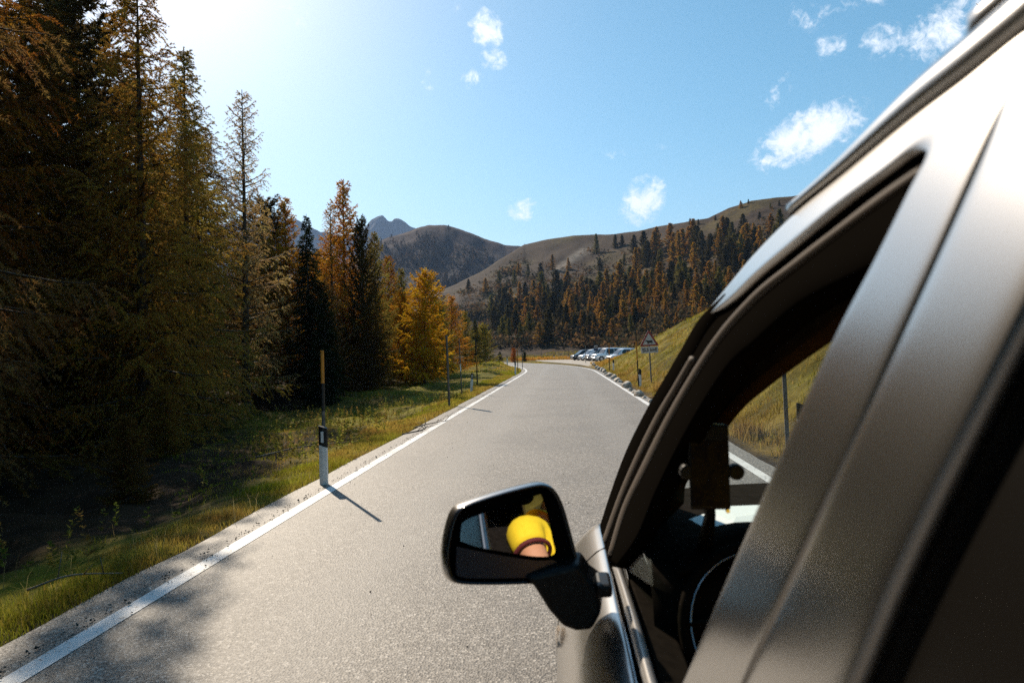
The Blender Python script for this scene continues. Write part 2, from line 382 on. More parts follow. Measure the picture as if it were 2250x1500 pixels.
x, y = V[:, 0], V[:, 1]; r = np.hypot(x, y); o = np.where(r < 170, road_off(x, y), 60.); nn = fbm(x/2.3, y/2.3, 4, 21); nf = fbm(x/40, y/40, 4, 31)
def C3(*c): return np.array(c, float)
grassL = C3(.15, .15, .014); dry = C3(.20, .145, .04); soil = C3(.05, .036, .022); needle_and_shade = C3(.045, .027, .014); heath = C3(.052, .035, .024); meadow = C3(.105, .083, .026); slope = C3(.14, .13, .018)
def lerp(a, b_, w_): return a*(1-w_[:, None])+b_*w_[:, None]
colr = np.tile(grassL, (len(V), 1)); Ld = -o-3.0; Rd = o-3.0
colr = lerp(colr, dry, ss(-.1, .4, nn)*.5)
colr = lerp(colr, needle_and_shade*.8, np.maximum(ss(5.5, 9.5, Ld+nn*2.5)*(1-ss(40, 60, y)*.8), ss(.7, 2.2, Ld+nn*1.2)*(1-ss(9, 17, y-Ld*1.2))))  # dark needle tone also drawn toward the near road to paint in forest shade
colr = np.where((o > 0)[:, None], lerp(np.tile(slope, (len(V), 1)), dry, np.clip(ss(-.2, .5, nn)*.45 + (1-ss(.5, 2.2, Rd+nn))*.8, 0, 1)), colr)
colr = lerp(colr, soil, (1-ss(0., .35, np.abs(o)-3.05+nn*.2)))
far = ss(95, 135, r); fc = lerp(np.tile(heath, (len(V), 1)), meadow, np.clip(ss(.05, .4, nf)*.7 + (1-ss(130, 210, r))*.8, 0, 1))
colr = np.where(far[:, None] > 0, colr*(1-far[:, None])+fc*far[:, None], colr)
# pale scree run on the open slope
a_ = np.arctan2(x, y)
s0, s1 = hit(1215, 598, 150), hit(1290, 548, 150)
if s0 is not None and s1 is not None:
    dv = s1[:2]-s0[:2]; L_ = np.linalg.norm(dv); dv /= L_; al = (x-s0[0])*dv[0]+(y-s0[1])*dv[1]; pe = np.abs(-(x-s0[0])*dv[1]+(y-s0[1])*dv[0])
    wgt = (1-ss(3, 9, pe+nf*6))*ss(-10, 10, al)*(1-ss(L_-10, L_+20, al)); colr = lerp(colr, C3(.30, .27, .25), wgt*.75)
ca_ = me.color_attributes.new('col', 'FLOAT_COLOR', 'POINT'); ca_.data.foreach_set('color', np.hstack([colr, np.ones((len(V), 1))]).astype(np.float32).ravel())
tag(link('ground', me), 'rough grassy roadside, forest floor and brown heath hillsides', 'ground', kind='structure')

def strip(name, a, b_, z, m, i0=0, i1=None, wob=0.):   # ribbon that follows the road between two offsets
    P0 = RP[i0:i1]; N0 = RN[i0:i1]; n = len(P0); k = 8 if abs(b_-a) > 1 else 2; rows = []
    dens = []
    for i in range(n-1):
        for q in np.linspace(0, 1, 4, endpoint=False): dens.append((P0[i]*(1-q)+P0[i+1]*q, N0[i]*(1-q)+N0[i+1]*q))
    for i, (p, nn_) in enumerate(dens):
        row = []
        for f_ in np.linspace(0, 1, k+1):
            off = a+(b_-a)*f_
            if wob and f_ in (0., 1.): off += wob*(1 if f_ else -1)*float(fbm(np.array([p[1]*.9+p[0]]), np.array([off*3]), 3, 4)[0])
            row.append((p[0]+nn_[0]*off, p[1]+nn_[1]*off, z - .012*(abs(off)/3)**2))
        rows.append(row)
    o = MB().grid(rows).build(name, m, smooth=True)
    for p in o.data.polygons: pass
    o.data.flip_normals() if o.data.polygons[0].normal.z < 0 else None
    return o
tag(strip('road', -3.02, 3.0, .0, M_ROAD, wob=.07), kind='structure')
tag(strip('road_line', -2.69, -2.55, .004, M_LINE), kind='structure')
tag(strip('road_line', 2.57, 2.71, .004, M_LINE, 0, 100), kind='structure')
lot = [(2.6, 64.5), (5.0, 66.5), (9, 70), (17, 76), (19, 100), (14, 121), (1., 121.5), (-4.5, 119.5), (-3.2, 104), (-1.5, 95), (.4, 84), (1.9, 74)]
lp = crom(lot+[lot[0]], 60)[:-1]; cc = np.mean(lp, 0)
mb = MB(); rings = [[(cc[0]+(p[0]-cc[0])*s_, cc[1]+(p[1]-cc[1])*s_, .006) for p in lp] for s_ in np.linspace(1, .02, 6)]
mb.grid(rings, closed=True); lo = mb.build('parking_lot', M_GRAVEL, smooth=True)
if lo.data.polygons[0].normal.z < 0: lo.data.flip_normals()
tag(lo, kind='structure')

# far mountains
def mountain(name, tab, r_near, r_far, m, seed, rough, x0, x1):
    A, E = sky_table(tab); na_ = 260; aa = np.linspace(A[0], A[-1], na_); T = np.interp(aa, A, E); rows = []
    for i, u in enumerate(np.linspace(0, 1.6, 64)):
        rr = r_near+(r_far-r_near)*u; X = np.sin(aa)*rr; Y = np.cos(aa)*rr
        prof = np.where(u <= 1, u**.9, 1-(u-1)*1.1)
        z = EYE+r_far*T*prof*(rr/r_far if u < 1 else 1)
        amp = rough*(1-.7*math.exp(-((u-1)/.12)**2))
        rid = np.abs(fbm(X/(r_far*.075), Y/(r_far*.12), 5, seed))
        z = z - amp*r_far*.10*rid + amp*r_far*.05*fbm(X/(r_far*.06), Y/(r_far*.06), 5, seed+3)*.6
        if u == 0: z = z*0-40
        rows.append(np.stack([X, Y, z], 1))
    o = MB().grid(rows).build(name, m, smooth=True)
    if o.data.polygons[2000].normal.z < 0: o.data.flip_normals()
    return tag(o, kind='structure')
M_MTN = mat('far_rock_haze_tint', (.12, .12, .13), .95, spec=.05)
t, b = nt(M_MTN); P = coord(t); n = t.noise(P, .004, 9, .7)
t.l.new(t.ramp(n, [(.35, (.008, .013, .022)), (.5, (.018, .023, .032)), (.65, (.04, .043, .05))]), b.inputs['Base Color'])  # blue of the distant haze is mixed into the rock colour
M_MID = mat('mid_mountain', (.1, .08, .07), .95, spec=.05)
t, b = nt(M_MID); P = coord(t); n = t.noise(P, .03, 10, .78); sx = t.node('ShaderNodeSeparateXYZ'); t.l.new(P, sx.inputs[0])
hz = t.math('ADD', sx.outputs[2], t.math('MULTIPLY', t.math('SUBTRACT', n, .5), 260))
up = t.ramp(n, [(.36, (.012, .007, .007)), (.5, (.038, .022, .020)), (.64, (.10, .062, .045))])
lo_ = t.ramp(t.noise(P, .05, 8, .78), [(.38, (.005, .005, .006)), (.52, (.013, .011, .013)), (.66, (.048, .042, .044))])
t.l.new(t.mix(t.sstep(hz, 165, 240), lo_, up), b.inputs['Base Color'])
mountain('far_mountain', [(-200, 470), (200, 455), (450, 478), (560, 470), (605, 459), (650, 478), (700, 505), (760, 512), (790, 499), (812, 481), (828, 470), (842, 464), (853, 472), (860, 470), (867, 458), (880, 458), (893, 466), (912, 474), (928, 490), (970, 515), (1040, 545), (1150, 580), (1300, 600)], 3900, 5200, M_MTN, 4, 1., 0, 0)
mountain('middle_mountain', [(640, 640), (720, 600), (790, 556), (838, 526), (860, 516), (890, 509), (925, 495), (945, 491), (978, 491), (1000, 497), (1040, 509), (1075, 522), (1110, 533), (1150, 538), (1190, 545), (1260, 570), (1400, 600)], 760, 1500, M_MID, 14, .20, 0, 0)

def far_wood():
    mo_ = bpy.data.objects['middle_mountain']; n = len(mo_.data.vertices); co = np.empty(n*3, np.float32); mo_.data.vertices.foreach_get('co', co); G = co.reshape(64, 260, 3)
    out = []; cl = []
    for _ in range(5200):
        i = rng.uniform(3, 39); j = rng.uniform(20, 200); a, b_ = int(i), int(j); p = G[a, b_]*(1-(i-a))+G[a+1, b_]*(i-a); p = p*(1-(j-b_))+(G[a, b_+1]*(1-(i-a))+G[a+1, b_+1]*(i-a))*(j-b_)
        if fbm(np.array([p[0]/90]), np.array([p[2]/60]), 3, 61)[0] + (i-24)/26 > .1+rng.normal(0, .15): continue
        h = rng.uniform(8, 17); k_ = 10; q = rng.random(k_)**1.3; an = rng.uniform(0, 6.28, k_); c_ = np.stack([np.cos(an)*(1-q)*h*.2, np.sin(an)*(1-q)*h*.2, q*h], 1)
        d = norm(np.stack([np.cos(an), np.sin(an), -.5+0*an], 1))*h*.16; e = np.array([0, 0, 1.])*h*.22; sd_ = norm(np.cross(d, e))*h*.1
        out.append(np.stack([p+c_-sd_+d, p+c_+sd_+d, p+c_+e], 1)); cl.append(np.tile(random.choice([(.012, .013, .010), (.02, .018, .012), (.03, .024, .014), (.05, .03, .014)]), (k_*3, 1)))
    Vv = np.concatenate(out).reshape(-1, 3); me = arr_mesh('far_wood', Vv, np.arange(len(Vv)).reshape(-1, 3), M_BLADE)
    a = me.color_attributes.new('col', 'FLOAT_COLOR', 'POINT'); cc_ = np.concatenate(cl); a.data.foreach_set('color', np.hstack([cc_, np.ones((len(cc_), 1))]).astype(np.float32).ravel())
    tag(link('far_wood', me), 'dark distant wood on the flank of the middle mountain', kind='stuff')
# haze: thin air over the whole valley
mb = MB(); mb.box((0, 4000, 750), (11000, 9600, 1590)); hz_o = mb.build('haze', [])
mh = bpy.data.materials.new('haze_air'); mh.use_nodes = True; t = NT(mh.node_tree); t.n.remove(t.n['Principled BSDF'])
pv = t.node('ShaderNodeVolumePrincipled'); pv.inputs['Color'].default_value = (.42, .62, 1., 1); pv.inputs['Density'].default_value = .00007; pv.inputs['Anisotropy'].default_value = .15
t.l.new(pv.outputs[0], t.n['Material Output'].inputs['Volume']); hz_o.data.materials.append(mh); tag(hz_o, kind='stuff')

# ------------------------------------------------------------------ conifers
def norm(a): return a/(np.linalg.norm(a, axis=-1, keepdims=True)+1e-9)
def conifer(seed, Ht, R, base=.08, nb=110, prof=.8, rise=.1, droop=.35, tip=.25, twigs=14, twl=.33, step=.035, k=3, nl=.045, nw=.010, hang=.5, trunk_r=None, gap=.25, top=1., lean=0., bare=0.):
    """trunk mesh (trunk and main limbs) and crown mesh (twigs and needles); the crown is a cloud of separate needles on real twigs"""
    g = np.random.default_rng(seed); tr = trunk_r or Ht*.0125
    ks = np.linspace(0, 1, 12); wob = np.cumsum(g.normal(0, .010*Ht/12, (12, 2)), 0); wob -= wob[0]
    tx = np.stack([wob[:, 0]+lean*ks*ks*Ht, wob[:, 1], ks*Ht], 1)
    mb = MB(); mb.tube(tx, list(tr*(1.25-1.17*ks**.8)), 8)
    TV, TF = [np.array(mb.v)], [np.array([f for f in mb.f if len(f) == 4])]; off = len(mb.v)
    zb = base + (1-base)*(np.arange(nb)+g.random(nb))/nb; zb = zb**1.05*.985
    CV = []; WV = []
    for i in range(nb):
        f = zb[i]; h = f*Ht; a = i*2.39996 + g.normal(0, .5)
        L = R*((1-(f-base)/(1-base))**prof*top+.03)*(1 if f > base+.12 else .75+.25*g.random())*g.uniform(1-gap*1.6, 1+gap*.7)
        if g.random() < .06: L *= 1.25
        if L < .06: continue
        o = np.array([np.interp(h, tx[:, 2], tx[:, 0]), np.interp(h, tx[:, 2], tx[:, 1]), h])
        ca, sa = math.cos(a), math.sin(a); m = 7; tt = np.linspace(0, 1, m); sw = g.normal(0, .06)
        up = rise*(.4+1.2*f) ; dr = droop*(1.15-.8*f)
        Z = L*(up*tt*2 - dr*tt**2*1.4 + tip*tt**3); Rr = L*tt*(1-.08*tt); la = L*sw*tt**2
        B = o + np.stack([ca*Rr-sa*la, sa*Rr+ca*la, Z], 1)
        br = tr*.34*(.35+.65*L/R)*(1-tt*.88)
        tg = norm(np.gradient(B, axis=0)); s1 = norm(np.cross(tg, [0, 0, 1.])); s2 = np.cross(tg, s1)
        ring = np.concatenate([B[:, None]+br[:, None, None]*(s1[:, None]*math.cos(q)+s2[:, None]*math.sin(q)) for q in (0, 2.094, 4.189)], 1)
        TV.append(ring.reshape(-1, 3)); qd = []
        for j in range(m-1):
            for q in range(3): qd.append((off+j*3+q, off+j*3+(q+1) % 3, off+(j+1)*3+(q+1) % 3, off+(j+1)*3+q))
        TF.append(np.array(qd)); off += m*3
        # twigs along the limb
        nt_ = max(3, int(twigs*(.35+.65*L/R)))
        u = bare+(1-bare)*(np.arange(nt_)+g.random(nt_))/nt_; u = np.append(u, 1.)
        p0 = np.stack([np.interp(u, tt, B[:, q]) for q in range(3)], 1); d0 = norm(np.stack([np.interp(u, tt, tg[:, q]) for q in range(3)], 1))
        sg = np.where(np.arange(len(u)) % 2 == 0, 1, -1)[:, None]; sd_ = norm(np.cross(d0, [0, 0, 1.]))*sg
        td = norm(d0*g.uniform(.4, .9, (len(u), 1)) + sd_*g.uniform(.2, .95, (len(u), 1)) + np.array([0, 0, 1])*g.normal(-.25*hang, .3, (len(u), 1))); td[-1] = d0[-1]
        tl = (twl*(.45+.75*np.sin(np.pi*np.clip(u*.8+.12, 0, 1)))*g.uniform(.6, 1.25, len(u))*min(1, .35+L/R*1.2)*R*.42)[:, None]
        e1 = p0+td*tl*.55+np.array([0, 0, -1])*tl*hang*.18; e2 = p0+td*tl+np.array([0, 0, -1])*tl*hang*.6
        for A, Bq in ((p0, e1), (e1, e2)):
            wd = norm(np.cross(Bq-A, g.normal(size=A.shape)))*np.minimum(.004+.004*tl, .008)
            WV.append(np.stack([A-wd, A+wd, Bq], 1))
        nn_ = np.maximum((tl[:, 0]/step).astype(int), 2); idx = np.repeat(np.arange(len(u)), nn_); s_ = g.random(len(idx))[:, None]**.85
        pp = np.where(s_ < .55, p0[idx]+(e1-p0)[idx]*(s_/.55), e1[idx]+(e2-e1)[idx]*((s_-.55)/.45)); dd = td[idx]
        ub = g.random(max(2, int(L/step*.5))); ub = np.clip(bare+ub*(1-bare), 0, 1)        # needles on the limb itself
        pp = np.vstack([pp, np.stack([np.interp(ub, tt, B[:, q]) for q in range(3)], 1)]); dd = np.vstack([dd, np.stack([np.interp(ub, tt, tg[:, q]) for q in range(3)], 1)])
        pp = np.repeat(pp, k, 0); dd = np.repeat(dd, k, 0)
        nd = norm(dd*.55+g.normal(0, .62, pp.shape)+np.array([0, 0, .12])); ln = nl*g.uniform(.6, 1.35, (len(pp), 1))
        sdv = norm(np.cross(nd, g.normal(size=pp.shape)))*nw*.5*g.uniform(.7, 1.4, (len(pp), 1))
        CV.append(np.stack([pp-sdv, pp+sdv, pp+nd*ln], 1))
    C = np.concatenate(CV).reshape(-1, 3); W_ = np.concatenate(WV).reshape(-1, 3); Vv = np.vstack([C, W_])
    Fv = np.arange(len(Vv)).reshape(-1, 3); mi = np.concatenate([np.zeros(len(C)//3), np.ones(len(W_)//3)])
    return arr_mesh('trunk', np.vstack(TV), np.vstack(TF), M_BARK, smooth=True), arr_mesh('crown', Vv, Fv, [M_NEEDLE, M_BARKG], mi)
PROTO = {}
def proto(key, *a, **k): PROTO[key] = (conifer(*a, **k), a[1])
proto('old_larch', 1, 14, 3.3, base=.05, nb=180, prof=.62, rise=.10, droop=.42, tip=.42, twigs=34, twl=.48, step=.026, k=5, nl=.06, nw=.016, hang=.75)
proto('spire_larch', 8, 14, 3.2, base=.04, nb=190, prof=.92, rise=.12, droop=.42, tip=.45, twigs=34, twl=.48, step=.026, k=5, nl=.06, nw=.016, hang=.75, gap=.32)
proto('hanging_larch', 2, 14, 3.7, base=.08, nb=125, prof=.55, rise=.02, droop=.35, tip=.30, twigs=30, twl=.42, step=.028, k=5, nl=.06, nw=.013, hang=.9, bare=.22)
proto('tall_larch', 3, 12, 2.2, base=.08, nb=140, prof=.80, rise=.20, droop=.30, tip=.32, twigs=24, twl=.46, step=.032, k=4, nl=.06, nw=.016, hang=.8, gap=.35)
proto('golden_larch', 4, 11, 2.3, base=.06, nb=140, prof=.75, rise=.22, droop=.28, tip=.30, twigs=26, twl=.50, step=.034, k=5, nl=.075, nw=.023, hang=.55, gap=.3)
proto('bushy_larch', 5, 8, 2.7, base=.03, nb=130, prof=.6, rise=.25, droop=.22, tip=.25, twigs=26, twl=.48, step=.036, k=5, nl=.09, nw=.030, hang=.45, gap=.3, lean=.04)
proto('spruce', 6, 11, 1.9, base=.03, nb=190, prof=.9, rise=.04, droop=.42, tip=.20, twigs=24, twl=.44, step=.03, k=5, nl=.07, nw=.026, hang=.6, gap=.18)
proto('stone_pine', 7, 9, 2.0, base=.05, nb=130, prof=.6, rise=.25, droop=.2, tip=.45, twigs=23, twl=.44, step=.034, k=5, nl=.10, nw=.026, hang=.2, gap=.3)
PINK = {'hill_larch': [], 'hill_pine': []}
for i in range(4): PINK['hill_larch'].append(conifer(40+i, 12, 2.7, base=.03, nb=66, prof=.95, rise=.2, droop=.25, tip=.25, twigs=10, twl=.5, step=.26, k=3, nl=.48, nw=.32, hang=.4, gap=.35))
for i in range(3): PINK['hill_pine'].append(conifer(60+i, 12, 2.9, base=.02, nb=66, prof=.8, rise=.15, droop=.2, tip=.3, twigs=10, twl=.5, step=.22, k=3, nl=.5, nw=.36, hang=.3, gap=.3))
far_wood()
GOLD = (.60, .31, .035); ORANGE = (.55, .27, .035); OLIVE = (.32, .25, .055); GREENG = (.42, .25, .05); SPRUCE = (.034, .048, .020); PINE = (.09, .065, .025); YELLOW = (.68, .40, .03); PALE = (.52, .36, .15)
def tree(kind, name, x, y, h, col, label, group=None, rz=None, wide=1., cat='tree', z=None):
    (tm, cm), H0 = PROTO[kind]; s_ = h/H0; r_ = random.uniform(0, 6.28) if rz is None else rz
    root = empty(name, (x, y, (Hp(x, y) if z is None else z)-.05), r_); root.scale = (s_*wide, s_*wide, s_)
    tag(root, label, cat, group)
    link('trunk', tm, root); c_ = link('crown', cm, root); q = random.uniform(.85, 1.15); c_.color = (col[0]*q, col[1]*q, col[2]*q, 1)
    return root
def tree_at(kind, name, px, top, d, col, label, wide=1., rz=None, **k):   # top of the tree stands at picture point (px, top), d metres ahead
    p = atd(px, top, d); zg = Hp(p[0], p[1]); return tree(kind, name, p[0], p[1], p[2]-zg, col, label, wide=wide, rz=rz, **k)
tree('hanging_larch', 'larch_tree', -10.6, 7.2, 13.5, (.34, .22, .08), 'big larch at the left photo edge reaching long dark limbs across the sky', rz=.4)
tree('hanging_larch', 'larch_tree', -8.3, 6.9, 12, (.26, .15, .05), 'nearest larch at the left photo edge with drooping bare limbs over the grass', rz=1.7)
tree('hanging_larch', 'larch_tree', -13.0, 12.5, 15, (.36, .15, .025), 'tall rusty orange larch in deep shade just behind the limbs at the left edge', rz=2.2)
tree_at('spire_larch', 'larch_tree', 306, -70, 17., GREENG, 'massive golden brown larch whose top is cut off by the upper edge of the photo', rz=1.1, wide=1.0)
tree_at('spire_larch', 'larch_tree', 402, 100, 21.5, (.42, .30, .065), 'olive gold larch close behind the massive larch, right of its trunk', wide=1.0)
tree_at('tall_larch', 'larch_tree', 530, 195, 29, PALE, 'tall slender half bare larch standing free against the sky, highest spire left of the road', wide=.95)
tree_at('golden_larch', 'larch_tree', 628, 432, 37, GOLD, 'golden larch with a thin top just right of the tall slender larch', wide=.95)
tree_at('spruce', 'spruce_tree', 675, 468, 33, SPRUCE, 'narrow dark green spruce between two golden larches')
tree_at('golden_larch', 'larch_tree', 750, 394, 38, ORANGE, 'tall orange larch with a bare pinkish spire, right of the narrow dark spruce', wide=.95)
tree_at('tall_larch', 'larch_tree', 724, 442, 37, GOLD, 'thin golden larch pressed against the left side of the tall orange larch')
tree_at('stone_pine', 'pine_tree', 795, 482, 37, PINE, 'dark brown stone pine with an uneven crown, right of the tall orange larch', wide=.75)
tree_at('golden_larch', 'larch_tree', 822, 508, 39, OLIVE, 'olive green larch right of the dark brown stone pine', wide=.8)
tree_at('golden_larch', 'larch_tree', 880, 588, 50, OLIVE, 'small olive larch half hidden behind the bright yellow bushy larch')
tree_at('bushy_larch', 'larch_tree', 888, 642, 42, GOLD, 'golden larch at the left flank of the bright yellow bushy larch', wide=.8)
tree_at('bushy_larch', 'larch_tree', 928, 598, 40, YELLOW, 'bright yellow bushy larch leaning over the grass verge', wide=.95, rz=.2)
tree_at('golden_larch', 'larch_tree', 990, 648, 54, ORANGE, 'orange larch beyond the bright yellow one, above the grey verge poles', wide=1.5)
tree_at('golden_larch', 'larch_tree', 1020, 682, 62, OLIVE, 'olive larch behind the orange larch at the end of the roadside wood', wide=1.4)
tree_at('spruce', 'spruce_tree', 1043, 700, 68, (.07, .08, .03), 'green spruce next to last in the roadside wood', wide=1.4)
tree_at('bushy_larch', 'larch_tree', 1062, 712, 74, OLIVE, 'last dull green larch at the end of the roadside wood', wide=1.1)
tree_at('golden_larch', 'larch_tree', 585, 520, 35, (.40, .24, .05), 'shorter olive gold larch filling the gap right of the tall slender larch')
tree_at('golden_larch', 'larch_tree', 702, 545, 41, (.34, .17, .03), 'brownish larch between the narrow dark spruce and the tall orange larch')
tree_at('golden_larch', 'larch_tree', 852, 560, 44, (.42, .21, .035), 'brown gold larch just left of the bright yellow bushy larch')
tree_at('bushy_larch', 'larch_tree', 962, 662, 49, OLIVE, 'olive larch squeezed between the bright yellow larch and the orange larch', wide=.9)
tree_at('bushy_larch', 'larch_shrub', 1036, 768, 63, (.42, .12, .02), 'low rusty orange larch shrub on the verge under the green spruce', wide=.7)
tree_at('bushy_larch', 'larch_shrub', 1128, 764, 104, (.55, .17, .02), 'bright orange round larch shrub beside the far bend of the road', wide=1.)
tree_at('bushy_larch', 'pine_shrub', 1152, 772, 108, SPRUCE, 'dark low pine shrub right of the bright orange round shrub', wide=1.1)
tree_at('stone_pine', 'pine_shrub', 1098, 772, 112, SPRUCE, 'dark twiggy bush behind the two white posts at the far bend', wide=1.9)
tree('golden_larch', 'larch_tree', 19.6, 25, 17.5, ORANGE, 'orange larch showing only a branch tip above the car roof at the top right corner', rz=2.4, wide=1.1)
tree('bushy_larch', 'larch_sapling', -6.4, 9.6, 1.3, (.22, .12, .03), 'small larch sapling in the shade, nearest to the large delineator post')
tree('golden_larch', 'larch_sapling', -7.6, 7.6, 1.7, (.20, .11, .03), 'larger larch sapling on the dark forest floor at the left photo edge')
tree('bushy_larch', 'larch_sapling', -8.2, 13.5, 1.5, (.26, .15, .03), 'larch sapling at the rim of the sunlit verge under the massive larch')
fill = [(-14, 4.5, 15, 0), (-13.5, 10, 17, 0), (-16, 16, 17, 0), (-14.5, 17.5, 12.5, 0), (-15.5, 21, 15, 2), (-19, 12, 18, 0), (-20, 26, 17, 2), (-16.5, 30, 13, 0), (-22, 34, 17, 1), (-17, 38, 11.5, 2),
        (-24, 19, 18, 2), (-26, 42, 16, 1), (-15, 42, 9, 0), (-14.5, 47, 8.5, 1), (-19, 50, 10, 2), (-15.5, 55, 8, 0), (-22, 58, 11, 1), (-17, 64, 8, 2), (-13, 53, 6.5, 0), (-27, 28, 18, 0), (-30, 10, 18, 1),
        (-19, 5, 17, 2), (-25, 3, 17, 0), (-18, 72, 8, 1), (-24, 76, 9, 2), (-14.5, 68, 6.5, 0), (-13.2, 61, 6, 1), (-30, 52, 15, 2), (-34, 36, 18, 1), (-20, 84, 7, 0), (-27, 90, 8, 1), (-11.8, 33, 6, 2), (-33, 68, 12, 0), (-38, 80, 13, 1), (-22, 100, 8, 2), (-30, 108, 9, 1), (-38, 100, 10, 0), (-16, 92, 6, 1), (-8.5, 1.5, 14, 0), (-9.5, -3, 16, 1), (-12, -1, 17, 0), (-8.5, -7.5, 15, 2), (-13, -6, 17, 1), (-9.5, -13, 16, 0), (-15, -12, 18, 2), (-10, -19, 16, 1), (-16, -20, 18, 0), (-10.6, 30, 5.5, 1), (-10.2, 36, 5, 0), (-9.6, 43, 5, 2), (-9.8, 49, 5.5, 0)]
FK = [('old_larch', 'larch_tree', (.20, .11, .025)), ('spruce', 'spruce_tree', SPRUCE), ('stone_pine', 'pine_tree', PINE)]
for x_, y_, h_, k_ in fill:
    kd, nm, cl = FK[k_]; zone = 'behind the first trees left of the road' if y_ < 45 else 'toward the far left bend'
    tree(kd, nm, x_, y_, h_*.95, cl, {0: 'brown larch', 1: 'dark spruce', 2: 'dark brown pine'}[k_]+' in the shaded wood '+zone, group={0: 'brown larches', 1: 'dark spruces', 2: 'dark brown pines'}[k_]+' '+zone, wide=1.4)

# trees on the hillside across the valley
def hill_tree(kind, px, py, hpx, col, label, group):
    p = hit(px, py, 118)
    if p is None: return
    h = hpx/1500*p[1]*random.uniform(.85, 1.15); pk = random.choice(PINK['hill_larch' if kind == 'larch' else 'hill_pine']); s_ = h/12
    root = empty(kind+'_tree', (p[0], p[1], p[2]-.3), random.uniform(0, 6.28)); wd = random.uniform(1.05, 1.6); root.scale = (s_*wd, s_*wd, s_)
    tag(root, label, 'tree', group); link('trunk', pk[0], root); c_ = link('crown', pk[1], root); q = random.uniform(.75, 1.25); c_.color = (col[0]*q, col[1]*q, col[2]*q, 1)
def stand(poly, n, hp, mixc, where, minsep):
    P_ = np.array(poly, float); lo, hi = P_.min(0), P_.max(0); got = []; tries = 0
    while len(got) < n and tries < n*60:
        tries += 1; q = lo+(hi-lo)*rng.random(2); ins = False; j = len(P_)-1
        for i in range(len(P_)):
            if (P_[i, 1] > q[1]) != (P_[j, 1] > q[1]) and q[0] < (P_[j, 0]-P_[i, 0])*(q[1]-P_[i, 1])/(P_[j, 1]-P_[i, 1])+P_[i, 0]: ins = not ins
            j = i
        if not ins or any(abs(q[0]-g_[0])+abs(q[1]-g_[1])*.7 < minsep for g_ in got): continue
        got.append(q)
    for q in sorted(got, key=lambda g_: g_[1]):
        c_ = random.choices(list(mixc), weights=list(mixc.values()))[0]
        kind = 'pine' if c_ == 'dark' else 'larch'
        colr_ = {'dark': (.070, .056, .018), 'gold': (.34, .185, .035), 'orange': (.31, .155, .030), 'olive': (.15, .125, .032)}[c_]
        nm = {'dark': 'dark pine', 'gold': 'golden larch', 'orange': 'orange larch', 'olive': 'olive larch'}[c_]
        hill_tree(kind, q[0], q[1], hp*random.uniform(.75, 1.25)*(.9 if c_ == 'dark' else 1), colr_, nm+' '+where, nm+'es '+where if nm.endswith('rch') else nm+'s '+where)
stand([(1395, 575), (1440, 550), (1530, 540), (1600, 520), (1720, 505), (1800, 540), (1760, 640), (1600, 690), (1420, 680), (1380, 640)], 135, 52, dict(dark=5, orange=2.4, gold=2.4, olive=2), 'in the dense stand below the ridge right of the valley', 11)
stand([(1070, 685), (1200, 652), (1290, 648), (1390, 645), (1420, 710), (1360, 728), (1230, 738), (1120, 728)], 70, 56, dict(dark=5, orange=1.6, gold=1.2, olive=1.6), 'in the mixed wood on the lower slope above the car park', 12)
stand([(1240, 690), (1330, 680), (1480, 690), (1570, 690), (1545, 710), (1440, 735), (1330, 755), (1240, 755)], 26, 36, dict(orange=4, gold=3, olive=1, dark=.8), 'scattered on the brown meadow behind the parked cars', 22)
stand([(1080, 700), (1180, 715), (1210, 755), (1130, 762), (1085, 745)], 14, 48, dict(dark=4, olive=3, gold=1), 'at the foot of the slope beyond the far bend', 15)
stand([(1280, 545), (1380, 535), (1400, 560), (1370, 600), (1290, 600)], 7, 34, dict(dark=4, olive=1, gold=.5), 'in the small group alone on the open upper slope', 16)
stand([(1420, 508), (1560, 484), (1650, 444), (1745, 434), (1745, 470), (1600, 486), (1440, 516)], 10, 15, dict(dark=3, gold=1.4, olive=1.2), 'along the ridge line against the sky', 15)
stand([(1010, 640), (1160, 590), (1270, 575), (1250, 600), (1160, 625), (1060, 650)], 9, 32, dict(gold=2, olive=1, dark=1), 'thinly spread on the open heath slope left of the scree', 22)
